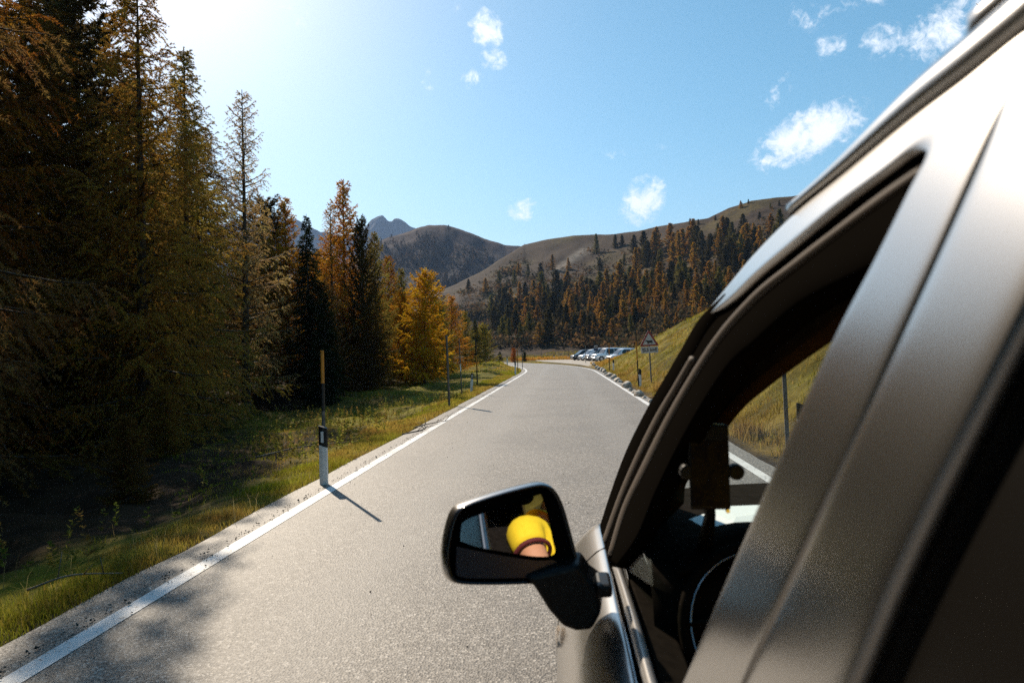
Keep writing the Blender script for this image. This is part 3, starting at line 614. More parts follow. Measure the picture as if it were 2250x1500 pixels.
# dwarf pine and juniper scrub: uncountable low clumps over the hillsides
def scrub():
    V = []; n = 0; tris = []
    for _ in range(7000):
        px, py = rng.uniform(930, 1790), rng.uniform(470, 765)
        tris.append((px, py))
    base = []
    for px, py in tris:
        p = hit(px, py, 118)
        if p is None: continue
        r_p = math.hypot(p[0], p[1]); T_p = float(np.interp(math.atan2(p[0], p[1]), HA, HE))
        if (p[2]-EYE)/r_p > .86*T_p or (py < 615 and rng.random() < .7): continue
        if fbm(np.array([p[0]/30]), np.array([p[1]/30]), 3, 77)[0] < rng.normal(-.05, .2): continue
        base.append(p)
    out = []; cl = []
    for p in base:
        s_ = rng.uniform(.35, 1.0)**1.5*2.2*(.55+p[1]/600)*(1.5 if rng.random() < .12 else 1); k_ = 26; c_ = rng.normal(0, 1, (k_, 3))*[s_, s_, s_*.45]+[0, 0, s_*.5]
        d = norm(rng.normal(0, 1, (k_, 3))); e = norm(np.cross(d, rng.normal(0, 1, (k_, 3)))); sz = s_*.55
        out.append(np.stack([p+c_-d*sz*.5, p+c_+d*sz*.5, p+c_+e*sz], 1)); cl.append(np.tile(random.choice([(.03, .032, .018), (.05, .04, .022), (.085, .052, .028), (.06, .05, .028), (.12, .07, .03)]), (k_*3, 1)))
    Vv = np.concatenate(out).reshape(-1, 3); me = arr_mesh('dwarf_scrub', Vv, np.arange(len(Vv)).reshape(-1, 3), M_BLADE)
    a = me.color_attributes.new('col', 'FLOAT_COLOR', 'POINT'); cc_ = np.concatenate(cl); a.data.foreach_set('color', np.hstack([cc_, np.ones((len(cc_), 1))]).astype(np.float32).ravel())
    tag(link('dwarf_scrub', me), 'low dark dwarf shrubs over the brown hillside', kind='stuff')
scrub()

# ------------------------------------------------------------------ grass and weeds
def blades(name, X, Y, h, wd, colf, lean=.5, zoff=-.02):
    n = len(X); Z = H(X, Y)+zoff; a = rng.uniform(0, 2*np.pi, n); b_ = rng.uniform(0, 2*np.pi, n)
    P0 = np.stack([X, Y, Z], 1); s_ = np.stack([np.cos(a), np.sin(a), np.zeros(n)], 1)*(wd/2)[:, None]
    l1 = np.stack([np.cos(b_), np.sin(b_), np.zeros(n)], 1)*(h*rng.uniform(.1, lean, n))[:, None]
    mid = P0+l1*.35+np.array([0, 0, 1])*(h*.6)[:, None]; tip = P0+l1+np.array([0, 0, 1])*(h*rng.uniform(.8, 1, n))[:, None]
    Vv = np.stack([P0-s_, P0+s_, mid-s_*.7, mid+s_*.7, tip], 1).reshape(-1, 3); k_ = np.arange(n)[:, None]*5
    Ft = np.concatenate([k_+[0, 1, 3], k_+[0, 3, 2], k_+[2, 3, 4]]); return Vv, Ft, np.repeat(colf, 5, 0)
def join_blades(name, parts, label):
    V_, F_, C_ = [], [], []; o_ = 0
    for v, f, c in parts: V_.append(v); F_.append(f+o_); C_.append(c); o_ += len(v)
    me = arr_mesh(name, np.vstack(V_), np.vstack(F_), M_BLADE); c = np.vstack(C_)
    a = me.color_attributes.new('col', 'FLOAT_COLOR', 'POINT'); a.data.foreach_set('color', np.hstack([c, np.ones((len(c), 1))]).astype(np.float32).ravel())
    tag(link(name, me), label, kind='stuff')
def gcol(X, Y, g, d, s_=1.6, bias=0., seed=3):
    w_ = np.clip(ss(-.25, .45, fbm(X/s_, Y/s_, 3, seed)+bias)+rng.normal(0, .18, len(X)), 0, 1)[:, None]; return np.array(g)*(1-w_)+np.array(d)*w_
shade = lambda X, Y: (-road_off(X, Y)-3.0+fbm(X/1.3, Y/1.3, 3, 8)*.9+rng.normal(0, .2, len(X)) < 1.0+np.clip((Y-8)*.8, 0, 99))
parts = []
def patch(n, x0, x1, y0, y1, hl, hh, wl, wh, g, d, edge=0., pw=1., bias=0., yexp=1., sel=None):
    Y = y0+(y1-y0)*rng.random(n)**yexp; X = x0+(x1-x0)*rng.random(n)**pw
    rof = road_off(X, Y); keep = np.abs(rof) > 3.03+edge; keep &= (sel(X, Y) if sel else True); X, Y = X[keep], Y[keep]
    hh_ = rng.uniform(hl, hh, len(X))*(.75+.5*ss(-.3, .4, fbm(X/.7, Y/.7, 2, 41))); parts.append(blades('', X, Y, hh_, rng.uniform(wl, wh, len(X)), gcol(X, Y, g, d, bias=bias)))
LG, LD = (.23, .235, .018), (.38, .26, .06); RG, RD = (.21, .185, .02), (.34, .23, .06)
clump = lambda X, Y: fbm(X/.45, Y/.45, 3, 55)+rng.normal(0, .12, len(X)) > -.08
patch(46000, -3.03, -4.1, 2.6, 16, .03, .11, .004, .009, LG, LD, pw=1.5, yexp=1.3, bias=.15, sel=shade)
patch(48000, -3.3, -8.5, 4, 26, .03, .11, .005, .012, LG, LD, yexp=1.1, sel=lambda X, Y: clump(X, Y) & shade(X, Y))
patch(34000, -3.03, -4.4, 14, 52, .04, .13, .010, .022, LG, LD, yexp=1.15, bias=.2)
patch(34000, -3.5, -13, 18, 62, .03, .10, .012, .03, LG, LD, sel=clump)
patch(30000, -3.0, -14, 48, 100, .06, .18, .03, .06, LG, LD, bias=.1)
patch(20000, 3.05, 4.4, 8, 50, .05, .22, .007, .018, RG, RD, bias=.25, pw=1.2, sel=clump)
patch(80000, 3.3, 14, 9, 40, .04, .15, .008, .02, RG, RD, bias=-.15, yexp=1.2, sel=clump)
patch(60000, 3.2, 22, 36, 74, .06, .2, .02, .045, RG, RD, bias=-.05, sel=clump)
patch(9000, 3.1, 7, 60, 78, .15, .4, .03, .05, RD, (.45, .26, .05), bias=.3)
patch(14000, -8, 22, 118.5, 128, .25, .7, .05, .1, RD, (.5, .24, .04), bias=.3)
patch(22000, -14, 40, 126, 178, .15, .5, .10, .2, (.14, .13, .025), RD, bias=.0, sel=lambda X, Y: fbm(X/3., Y/3., 3, 15)+rng.normal(0, .1, len(X)) > -.1)
for cx_, cy_, n_ in ((3.55, 20.5, 900), (3.45, 22.5, 500), (3.6, 34, 500), (3.5, 26, 400), (3.3, 40, 500), (3.3, 12.5, 500)):    # big pale tussocks beside the right line
    X = rng.normal(cx_, .13, n_); Y = rng.normal(cy_, .22, n_); parts.append(blades('', X, Y, rng.uniform(.2, .5, n_), rng.uniform(.006, .014, n_), gcol(X, Y, (.30, .20, .05), (.46, .32, .10)), lean=.9))
n_ = 170; Y = rng.uniform(3.2, 9, n_); X = -3.25-rng.random(n_)**1.5*1.6                         # tall seed stalks
parts.append(blades('', X, Y, rng.uniform(.10, .34, n_), rng.uniform(.003, .006, n_), gcol(X, Y, (.34, .26, .10), (.42, .34, .16)), lean=.9))
join_blades('grass', parts, 'short green and straw coloured grass on both verges')
def weeds():
    V_, F_, C_ = [], [], []; o_ = 0
    n = 900; Y = np.concatenate([rng.uniform(11, 30, 860), rng.uniform(5, 12, 40)]); X = -3.6-rng.random(n)**.8*np.where(Y > 11, np.clip((Y-6)*.42, 1, 6.5), 1.6)
    keep = fbm(X/2., Y/2., 3, 91) > -.02; X, Y = X[keep], Y[keep]; Z = H(X, Y)
    for x_, y_, z_ in zip(X, Y, Z):
        h_ = rng.uniform(.14, .5); k_ = int(h_*70); s_ = rng.random(k_); ln = rng.normal(0, .18, 2)*h_
        p = np.stack([x_+ln[0]*s_, y_+ln[1]*s_, z_+h_*(.15+.85*s_)], 1); a = rng.uniform(0, 6.28, k_)
        d = np.stack([np.cos(a), np.sin(a), rng.uniform(.0, .9, k_)], 1)*(rng.uniform(.03, .07, k_)*(1.2-.6*s_))[:, None]; e = norm(np.cross(d, rng.normal(0, 1, (k_, 3))+[0, 0, 2]))*rng.uniform(.008, .02, (k_, 1))
        V_.append(np.stack([p, p+d*.5+e, p+d, p+d*.5-e], 1).reshape(-1, 3)); C_.append(np.tile(random.choice([(.15, .17, .03), (.20, .20, .035), (.22, .18, .04), (.27, .18, .05)]), (k_*4, 1)))
    Vv = np.concatenate(V_); me = arr_mesh('weeds', Vv, np.arange(len(Vv)).reshape(-1, 4), M_BLADE); c = np.vstack(C_)
    a = me.color_attributes.new('col', 'FLOAT_COLOR', 'POINT'); a.data.foreach_set('color', np.hstack([c, np.ones((len(c), 1))]).astype(np.float32).ravel())
    tag(link('weeds', me), 'leafy weeds and low herbs on the left verge', kind='stuff')
weeds()

# ------------------------------------------------------------------ roadside furniture
def dpost(x, y, label, h=.76, rz=0., refl=True, tilt=0., group='white delineator posts along the road'):
    root = empty('delineator_post', (x, y, Hp(x, y)), rz); tag(root, label, 'road post', group); root.rotation_euler[1] = tilt
    def sect(z, s=1.): return [(-.056*s, .0, z), (-.052*s, -.026*s, z), (0, -.034*s, z), (.052*s, -.026*s, z), (.056*s, 0, z), (.03*s, .03*s, z), (-.03*s, .03*s, z)]
    def body(z0, z1, sl0, sl1, s): 
        a = [(p[0], p[1], z0 - sl0*p[0]/.056) for p in sect(0, s)]; b_ = [(p[0], p[1], z1 - sl1*p[0]/.056) for p in sect(0, s)]
        m_ = MB(); n = len(a); m_.add(a+b_, [tuple(range(n-1, -1, -1)), tuple(range(n, 2*n))]+[(i, (i+1) % n, n+(i+1) % n, n+i) for i in range(n)]); return m_
    body(-.25, h-.24, 0, .018, 1.).build('shaft', M_WHITE, root, bevel=.004)
    bd = body(h-.24, h, .018, .018, 1.05).build('black_band', M_POSTB, root, bevel=.004)
    if refl: MB().box((0, -.037, h-.125), (.036, .006, .14)).build('reflector', M_REFL, bd, bevel=.002)
    return root
def snowpole(x, y, segs, label, r=.022, tilt=(0., 0.), name='snow_pole', group='tall snow poles along the road'):
    root = empty(name, (x, y, Hp(x, y))); tag(root, label, 'snow pole', group); root.rotation_euler = (tilt[0], tilt[1], 0)
    z = -.3
    for nm, top, m in segs:
        q = MB().tube([(0, 0, z), (0, 0, top-.006), (0, 0, top)], [r, r, r*.9], 10).build(nm, m, root, smooth=False); z = top
    return root
dpost(-3.02, 8.4, 'large near white delineator post with black band beside the left line', .77, rz=-.12)
snowpole(-3.06, 8.52, [('lower_section', .96, M_GREYPOLE), ('black_section', 1.31, M_POSTB), ('orange_section', 1.73, M_ORANGE)], 'near snow pole with orange tip rising behind the large delineator post')
dpost(-3.85, 28.5, 'slightly tilted delineator post in weeds between grey poles and orange pole', .8, tilt=.06, rz=.1)
dpost(-3.3, 47.5, 'delineator post with black frame just before the left bend', .95)
dpost(-5.2, 64., 'small delineator post at the tip of the left bend', .9)
dpost(3.25, 29.2, 'delineator post with black top below the cattle warning sign', .78, refl=False)
dpost(3.6, 49., 'delineator post with dark top near the end of the right rocks', .85, refl=False)
dpost(3.45, 10.3, 'delineator post seen through the car window on the green slope', .76, refl=False, rz=.3)
dpost(-9.7, 101, 'first white post at the outer side of the far bend', .8, refl=False); dpost(-7.6, 108, 'second white post at the far bend, right of the first', 1.2, refl=False)
dpost(-1.5, 121.5, 'white post in the orange grass beyond the gravel lot, left', .9, refl=False); dpost(1.0, 123, 'white post in the orange grass beyond the gravel lot, right', .9, refl=False)
gp = empty('grey_post', (-3.52, 20.9, Hp(-3.52, 20.9))); tag(gp, 'tall plain grey verge post with a narrow board seen edge on', 'post'); gp.rotation_euler = (0, -.02, 0)
MB().tube([(0, 0, -.3), (0, 0, 2.2)], .035, 10).build('pole', M_GREYPOLE, gp)
MB().box((0, .0, 1.72), (.02, .34, .82), rz=.167).build('board', M_GREYPOLE, gp, bevel=.004)
p_ = ong(1015, 872, -.2); snowpole(p_[0], p_[1], [('lower_section', .95, M_GREYPOLE), ('white_clip', 1.25, M_WHITE), ('upper_section', 2.25, M_GREYPOLE)], 'thin weathered grey pole with a white clip, right of the plain grey post', .024, (0, -.03))
p_ = ong(1049, 842, 0); snowpole(p_[0], p_[1], [('black_foot', .75, M_POSTB), ('orange_section', 1.5, M_ORANGE), ('black_tip', 2.35, M_POSTB)], 'black and orange snow pole behind the slightly tilted delineator', .034, (0, -.02))
p_ = ong(1138, 816, 0.1); snowpole(p_[0], p_[1], [('black_foot', 1.1, M_POSTB), ('orange_section', 1.9, M_ORANGE), ('black_tip', 3.2, M_POSTB)], 'black and orange snow pole beside the delineator before the left bend', .03)
p_ = ong(1148, 808, 0.1); snowpole(p_[0], p_[1], [('lower_section', 1.9, M_GREYPOLE)], 'short thin pole at the tip of the left bend', .03)
snowpole(3.12, 28.6, [('black_foot', 1.15, M_POSTB), ('orange_section', 1.95, M_ORANGE), ('black_tip', 2.45, M_POSTB)], 'black and orange snow pole left of the cattle warning sign', .026, (0, -.03))
snowpole(3.35, 49.5, [('black_foot', 1.1, M_POSTB), ('orange_section', 2.1, M_ORANGE), ('black_tip', 2.8, M_POSTB)], 'black and orange snow pole in front of the white parked cars', .032)
snowpole(3.42, 10.8, [('lower_section', 2.4, M_GREYPOLE)], 'dark pole on the green slope seen through the car window', .032, (0, -.02))
for px_, py_, h_, lb in ((1216, 792, 1.9, 'thin orange pole on the meadow left of the black car'), (1283, 789, 1.5, 'thin stake on the meadow behind the cars'), (1190, 793, 2.1, 'thin grey pole on the meadow at the far bend'), (1250, 788, 2.6, 'thin tall stake left of the parked row')):
    p_ = atd(px_, py_, 124); snowpole(p_[0], p_[1], [('pole', h_, M_ORANGE if 'orange' in lb else M_GREYPOLE)], lb, .035, group='thin poles on the meadow')
p_ = ong(1287, 797, 0); snowpole(p_[0], p_[1], [('pole', 2.2, M_STEEL)], 'thin steel post at the edge of the gravel lot', .035, name='lot_post', group=None)
p_ = ong(1349, 795, 0.8); q_ = empty('wooden_stake', (6.2, 66, Hp(6.2, 66))); tag(q_, 'short brown wooden stake on the slope before the white car', 'stake'); MB().box((0, 0, .35), (.12, .12, 1.1)).build('shaft', M_BARK, q_, bevel=.01)

# cattle warning sign
M_SIGNW = grime(mat('sign_white', (.62, .56, .52), .4), 8, .1); M_SIGNR = grime(mat('sign_red', (.34, .035, .03), .4), 10, .2); M_INK = mat('sign_black', (.015, .012, .012), .5)
sgn = empty('warning_sign', (3.74, 29.3, Hp(3.74, 29.3)), .02); sgn.rotation_euler = (0, -.035, .03)
tag(sgn, 'triangular cattle warning sign with distance plate on a steel post', 'road sign')
MB().tube([(0, .05, -.3), (0, .05, 2.25)], .032, 12).build('post', M_STEEL, sgn, smooth=False)
def tri(r, z0, y): return [(r*math.sin(a), y, z0+r*math.cos(a)) for a in (0, 2.0944, -2.0944)]
def rtri(R, rr, zc, y):                  # triangle with rounded corners
    out = []
    for a in (0, -2.0944, 2.0944):
        c = ((R-2*rr)*math.sin(a), zc+(R-2*rr)*math.cos(a))
        for q in np.linspace(a+1.047, a-1.047, 7): out.append((c[0]+rr*math.sin(q), y, c[1]+rr*math.cos(q)))
    return out
ZT = 1.86
MB().prism(rtri(.47, .03, ZT, .012), (0, .02, 0)).build('backing', M_STEEL, sgn)
MB().prism(rtri(.465, .03, ZT, .004), (0, .007, 0)).build('red_border', M_SIGNR, sgn)
fc = MB().prism(rtri(.325, .02, ZT-.005, -.001), (0, .004, 0)).build('white_field', M_SIGNW, sgn)
cow = [(-.165, .045), (-.150, .075), (-.160, .10), (-.135, .085), (-.105, .088), (-.085, .070), (-.03, .066), (.06, .068), (.125, .070), (.150, .058), (.158, .0), (.150, -.055), (.143, -.055), (.142, .0), (.130, -.02), (.128, -.10), (.105, -.10), (.100, -.035), (.03, -.045), (-.03, -.035), (-.04, -.10), (-.062, -.10), (-.064, -.03), (-.085, -.015), (-.105, .03), (-.125, .028), (-.150, .022)]
cb = MB().prism([(p[0]*.95, -.004, ZT-.06+p[1]*.95) for p in cow], (0, .002, 0)).build('cow_symbol', M_INK, fc)
pl = MB().prism([(x_, .004, z_) for x_, z_ in [(-.35, 1.33), (.35, 1.33), (.36, 1.34), (.36, 1.59), (.35, 1.60), (-.35, 1.60), (-.36, 1.59), (-.36, 1.34)]], (0, .014, 0)).build('distance_plate', M_SIGNW, sgn)
for sx_ in (-1, 1):
    c = sx_*.27; MB().prism([(c+a, -.0, 1.465+b_) for a, b_ in [(-.014, -.085), (.014, -.085), (.014, .02), (.05, .02), (0, .09), (-.05, .02), (-.014, .02)]], (0, .003, 0)).build('arrow_symbol', M_INK, pl)
def text_mesh(txt, size, m, parent, loc, rot, name='lettering', ext=.001, bold=0.):
    cu = bpy.data.curves.new(name, 'FONT'); cu.body = txt; cu.size = size; cu.align_x = 'CENTER'; cu.align_y = 'CENTER'; cu.extrude = ext; cu.offset = bold
    tmp = bpy.data.objects.new('tmp', cu); COL.objects.link(tmp); dg = bpy.context.evaluated_depsgraph_get(); dg.update()
    me = bpy.data.meshes.new_from_object(tmp.evaluated_get(dg)); bpy.data.objects.remove(tmp); me.materials.clear(); me.materials.append(m)
    o = link(name, me, parent, loc); o.rotation_euler = rot; return o
text_mesh('2.5 km', .178, M_INK, pl, (0, .001, 1.462), (math.pi/2, 0, 0), bold=.004)
# bus stop sign by the lot
p_ = ong(1304, 799, 0); bs = empty('bus_stop_sign', (p_[0]+.1, 74., Hp(p_[0]+.1, 74.))); tag(bs, 'blue and white bus stop sign on a thin post before the parked cars', 'road sign')
M_BLUE = grime(mat('sign_blue', (.03, .06, .14), .4), 10, .2)
MB().tube([(0, .04, -.2), (0, .04, 2.1)], .03, 10).build('post', M_STEEL, bs)
MB().box((0, 0, 1.82), (.46, .02, .6)).build('blue_plate', M_BLUE, bs, bevel=.006)
bw = MB().box((0, -.014, 1.95), (.36, .008, .26)).build('white_field', M_SIGNW, bs, bevel=.003)
m_ = MB(); m_.box((0, -.02, 1.955), (.28, .004, .085)); m_.box((-.08, -.02, 1.897), (.05, .004, .035)); m_.box((.08, -.02, 1.897), (.05, .004, .035)); m_.build('bus_symbol', M_INK, bw)

# rocks on the right edge
M_ROCK = grime(mat('pale_rock', (.62, .54, .45), .9), 7, .45, bump=.6)
def rock(x, y, s, label, group=None):
    me = bpy.data.meshes.new('rock'); import bmesh
    bm = bmesh.new(); bmesh.ops.create_icosphere(bm, subdivisions=3, radius=1); sc_ = (s*random.uniform(.8, 1.25), s*random.uniform(.75, 1.1), s*random.uniform(.75, 1.0)); sd2 = random.randint(0, 999)
    for v in bm.verts:
        c = np.array(v.co); k = 1+.34*float(fbm(np.array([c[0]*1.3+sd2]), np.array([c[1]*1.3+c[2]*1.7]), 3, 5)[0]); 
        for q in range(7):
            d = norm(np.array([math.sin(sd2+q*2.1), math.cos(sd2*1.7+q*1.3), math.sin(sd2*.7+q*4.1)])); e = float(c@d)*k
            if e > .74: k *= .74/e
        v.co = (c[0]*k*sc_[0], c[1]*k*sc_[1], c[2]*k*sc_[2])
    bm.to_mesh(me); bm.free(); me.materials.append(M_ROCK)
    o = link('rock', me, None, (x, y, Hp(x, y)+s*.5)); o.rotation_euler = (random.uniform(-.3, .3), random.uniform(-.3, .3), random.uniform(0, 6)); tag(o, label, 'rock', group)
big = {0: 'pale rock beside the right line at the foot of a big straw tussock', 3: 'largest pale boulder on the right edge, below the delineator post', 9: 'pale angular rock left of the right delineator post'}
for i, (px, py, s) in enumerate([(1427, 882, .12), (1402, 868, .19), (1392, 862, .12), (1373, 850, .26), (1383, 857, .13), (1379, 850, .12), (1355, 837, .2), (1347, 831, .22), (1338, 826, .24), (1332, 822, .18), (1326, 817, .2), (1321, 814, .2), (1316, 811, .2), (1311, 808, .2), (1306, 805, .2), (1390, 856, .08), (1365, 844, .1), (1360, 838, .12), (1303, 803.5, .2), (1412, 872, .09)]):
    p = ong(px, py, .02); rock(p[0]+.05, p[1], s, big.get(i, 'small pale rock in the row along the right road edge'), None if i in big else 'small rocks along the right road edge')
# loose grit and crumbs of asphalt along the road edges
def grit():
    n = 5200; Y = 2.6+rng.random(n)**1.4*42; sd_ = np.where(rng.random(n) < .6, -1, 1); X = np.where(sd_ < 0, -3.03, 3.02)+rng.normal(0, .10, n); k_ = 420
    X[:k_] = rng.uniform(-2.9, 2.6, k_); sz = rng.uniform(.003, .011, n)*(1+.6*(rng.random(n) < .06)); sz[:k_] *= .7
    Z = np.where(np.abs(X) < 3., .0, H(X, Y)+.005); B = np.array([(1, 0, 0), (-1, 0, 0), (0, 1, 0), (0, -1, 0), (0, 0, .8), (0, 0, -.6)])
    Fo = np.array([(0, 2, 4), (2, 1, 4), (1, 3, 4), (3, 0, 4), (2, 0, 5), (1, 2, 5), (3, 1, 5), (0, 3, 5)]); a = rng.uniform(0, 6.28, n)[:, None]
    bx_ = B[None]*(1+rng.normal(0, .25, (n, 6, 1))); x_ = bx_[..., 0]*np.cos(a)-bx_[..., 1]*np.sin(a); y_ = bx_[..., 0]*np.sin(a)+bx_[..., 1]*np.cos(a)
    Vv = np.stack([X[:, None]+x_*sz[:, None], Y[:, None]+y_*sz[:, None], Z[:, None]+(bx_[..., 2]+.4)*sz[:, None]], 2).reshape(-1, 3)
    me = arr_mesh('road_grit', Vv, (np.arange(n)[:, None, None]*6+Fo[None]).reshape(-1, 3), M_GRIT); tag(link('road_grit', me), 'loose grit and crumbs along the asphalt edges', kind='stuff')
M_GRIT = grime(mat('grit', (.16, .135, .11), .95), 9, .75); grit()
# dead sticks on the left verge
def stick(pts, r, label):
    P_ = [np.array([x, y, Hp(x, y)+z]) for x, y, z in pts]; o0 = P_[0]; m_ = MB(); c = crom(P_, 12); m_.tube(c, list(np.linspace(r, r*.35, 12)), 6)
    for k in (4, 7, 9):
        d = np.array([random.uniform(-.2, .2), random.uniform(-.1, .2), random.uniform(.05, .18)]); m_.tube([c[k], c[k]+d*.6, c[k]+d], [r*.5, r*.35, r*.2], 5)
    o = m_.build('fallen_branch', M_DEAD, None, org=o0, loc=tuple(o0), smooth=True); tag(o, label, 'branch')
M_DEAD = grime(mat('dead_wood', (.24, .19, .14), .85), 20, .5)
q = ong(925, 958, -.05)-np.array([.38, 0, 0]); stick([(q[0], q[1], .03), (q[0]+.25, q[1]+.7, .06), (q[0]+.2, q[1]+1.6, .05)], .016, 'bleached dead branch lying beside the left line in the middle distance')
q = ong(960, 945, -.05)-np.array([.34, 0, 0]); stick([(q[0]-.2, q[1], .04), (q[0]+.1, q[1]+.6, .10), (q[0]+.35, q[1]+2.0, .04)], .016, 'thin dead twig on the bare soil at the left road edge')
q = ong(560, 1010, -.3); stick([(q[0], q[1], .08), (q[0]+.8, q[1]+.3, .16), (q[0]+1.9, q[1]+.25, .07)], .018, 'long thin dead branch on the grass left of the near delineator')
q = ong(60, 1318, -.1); stick([(q[0], q[1], .06), (q[0]+.25, q[1]+.1, .1), (q[0]+.55, q[1]+.25, .05)], .010, 'pale straw stem lying in the grass at lower left')

# ------------------------------------------------------------------ parked cars
M_LAMP = mat('headlamp', (.75, .77, .8), .1, .2, .5); M_CARB = mat('dark_bumper', (.02, .02, .02), .5); M_PLATE = mat('number_plate', (.7, .7, .68), .4); M_GRILLE = mat('grille', (.02, .02, .02), .35)
def wheel_mb(r, wd, n=22):
    m_ = MB(); prof = [(r*.62, -wd/2), (r*.93, -wd/2), (r, -wd*.32), (r, wd*.32), (r*.93, wd/2), (r*.62, wd/2)]
    G = [[(p[0]*math.cos(a), p[1], p[0]*math.sin(a)) for a in np.linspace(0, 2*math.pi, n, endpoint=False)] for p in prof]; m_.grid(G, closed=True)
    k = MB()
    for q in range(5):
        a = q*2*math.pi/5; c, s_ = math.cos(a), math.sin(a); w_ = r*.09
        k.prism([(c*r*.1-s_*w_, -wd*.40, s_*r*.1+c*w_), (c*r*.1+s_*w_, -wd*.40, s_*r*.1-c*w_), (c*r*.6+s_*w_*.8, -wd*.44, s_*r*.6-c*w_*.8), (c*r*.6-s_*w_*.8, -wd*.44, s_*r*.6+c*w_*.8)], (0, wd*.2, 0))
    k.tube([(0, -wd*.46, 0), (0, wd*.3, 0)], r*.16, 12)
    k.grid([[(q*math.cos(a), yy, q*math.sin(a)) for a in np.linspace(0, 2*math.pi, n, endpoint=False)] for q, yy in ((r*.64, -wd*.47), (r*.58, -wd*.42), (r*.58, wd*.1), (.01, wd*.1))], closed=True)
    return m_, k
def parked_car(label, loc, rz, paint, top, L=4.4, Wd=1.82, hood=.95, nose=.78, hoodlen=.95, wslen=.75, rear=.55, belt=.98, boxy=0.):
    root = empty('parked_car', loc, rz); tag(root, label, 'car', None); hw = Wd/2
    x0, x1 = -L/2, L/2; xa = x0+hoodlen; xb = xa+wslen; xc = x1-rear*(1-boxy*.5); xd = x1-.06
    lower = [(x0, .30, .52, .80), (x0+.05, .24, nose-.08, .88), (x0+.18, .22, nose, .94), (x0+.5, .22, nose+.07, .985), (xa, .2, hood, 1.), (xb, .2, belt, 1.), (xc-.5, .2, belt+.02, 1.), (xc, .22, belt+.03, .985), (xd, .26, belt, .95), (x1, .36, .72, .88)]
    rows = []
    for X, zb_, zt, wf in lower:
        h_ = hw*wf; m_ = (zb_+zt)/2
        half = [(h_*.90, zb_), (h_*.985, zb_+.12), (h_, m_), (h_*.985, zt-.12), (h_*.93, zt-.02), (h_*.80, zt+.02), (0, zt+.045)]
        rows.append([(X, -a, b_) for a, b_ in half]+[(X, a, b_) for a, b_ in half[:-1][::-1]])
    m_ = MB().grid(rows, closed=False); n = len(rows[0]); m_.f.append(tuple(range(n))); m_.mi.append(0); m_.f.append(tuple(range((len(rows)-1)*n, len(rows)*n))[::-1]); m_.mi.append(0)
    gh = [(xa+.04, hood, .90), (xb, top-.07, .77), (xb+.35, top, .76), ((xb+xc)/2+.2, top+.01, .76), (xc-.12, top-.03, .745), (xd-.05, belt+.05, .86)]
    rows = []
    for X, zt, wf in gh:
        h_ = hw*wf; half = [(hw*.91, belt-.06 if zt > belt else zt-.06), (h_, zt-.07), (h_*.86, zt-.01), (0, zt+.02)]
        rows.append([(X, -a, b_) for a, b_ in half]+[(X, a, b_) for a, b_ in half[:-1][::-1]])
    m_.grid(rows)
    m_.build('body', paint, root, smooth=True, bevel=0)
    zt = top-.13; zl = belt+.03; xb2 = xb+.12; xe = xc-.25; mid = (xb2+xe)/2
    def wside(zz, s_): return s_*(hw*.925+(hw*.775-hw*.925)*(zz-belt)/(top-belt-.07)+.012)
    for s_ in (-1, 1):
        for pa in ([(xa+.38, zl), (xb2+.02, zt), (mid-.05, zt), (mid-.05, zl)], [(mid+.05, zl), (mid+.05, zt), (xe-.1, zt-.02), (xe+.28, zl+.08)]):
            MB().prism([(X, wside(Z, s_), Z) for X, Z in pa], (0, s_*.006, 0)).build('side_window', M_DGLASS, root)
    def pane(Xb, zb_, Xt, zt_, wb, wt_, nm, sgn_):
        MB().prism([(Xb+sgn_*.03, -hw*wb, zb_), (Xb+sgn_*.03, hw*wb, zb_), (Xt+sgn_*.03, hw*wt_, zt_), (Xt+sgn_*.03, -hw*wt_, zt_)], (sgn_*.008, 0, .006)).build(nm, M_DGLASS, root)
    pane(xa+.06, hood+.06, xb-.04, top-.12, .82, .70, 'windscreen', -1); pane(xd-.09, belt+.13, xc-.10, top-.13, .76, .66, 'rear_window', 1)
    tw, tr_ = wheel_mb(.34, .22)
    for X in (x0+.85, x1-.85):
        for s_ in (-1, 1):
            wo = tw.build('wheel', M_TYRE, root, loc=(X, s_*(hw-.10), .34), smooth=True); wo.rotation_euler[2] = 0 if s_ < 0 else math.pi; tr_.build('rim', M_RIM, wo)
    for X in (x0+.85, x1-.85):
        for s_ in (-1, 1):
            a = np.linspace(0, math.pi, 14); ar = MB().grid([[(X+.41*math.cos(q), s_*(hw+.004), .34+.41*math.sin(q)) for q in a], [(X+.33*math.cos(q), s_*(hw+.004), .34+.33*math.sin(q)) for q in a]]); ar.build('wheel_arch', M_CARB, root, solid=.03)
    for s_ in (-1, 1):
        MB().prism([(x0+.00, s_*hw*.56, nose-.21), (x0+.02, s_*hw*.56, nose-.07), (x0+.33, s_*hw*.965, nose-.02), (x0+.25, s_*hw*.95, nose-.17)], (-.03, 0, .015)).build('headlight', M_LAMP, root, bevel=.01)
        MB().box((x1-.06, s_*hw*.83, belt-.1), (.08, .16, .26)).build('tail_light', M_SIGNR, root, bevel=.01)
        mi = MB().box((xa+.45, s_*(hw+.09), belt+.07), (.1, .2, .14)).build('wing_mirror', paint, root, bevel=.03)
    MB().box((x0+.02, 0, nose-.16), (.06, Wd*.42, .13)).build('grille', M_GRILLE, root, bevel=.01)
    b_ = MB().box((x0+.03, 0, .36), (.1, Wd*.84, .13)).build('bumper', M_CARB, root, bevel=.02); MB().box((x0-.03, 0, .42), (.012, .5, .11)).build('number_plate', M_PLATE, b_)
    return root
def paint(n, c): return mat(n, c, .25, .25, .6)
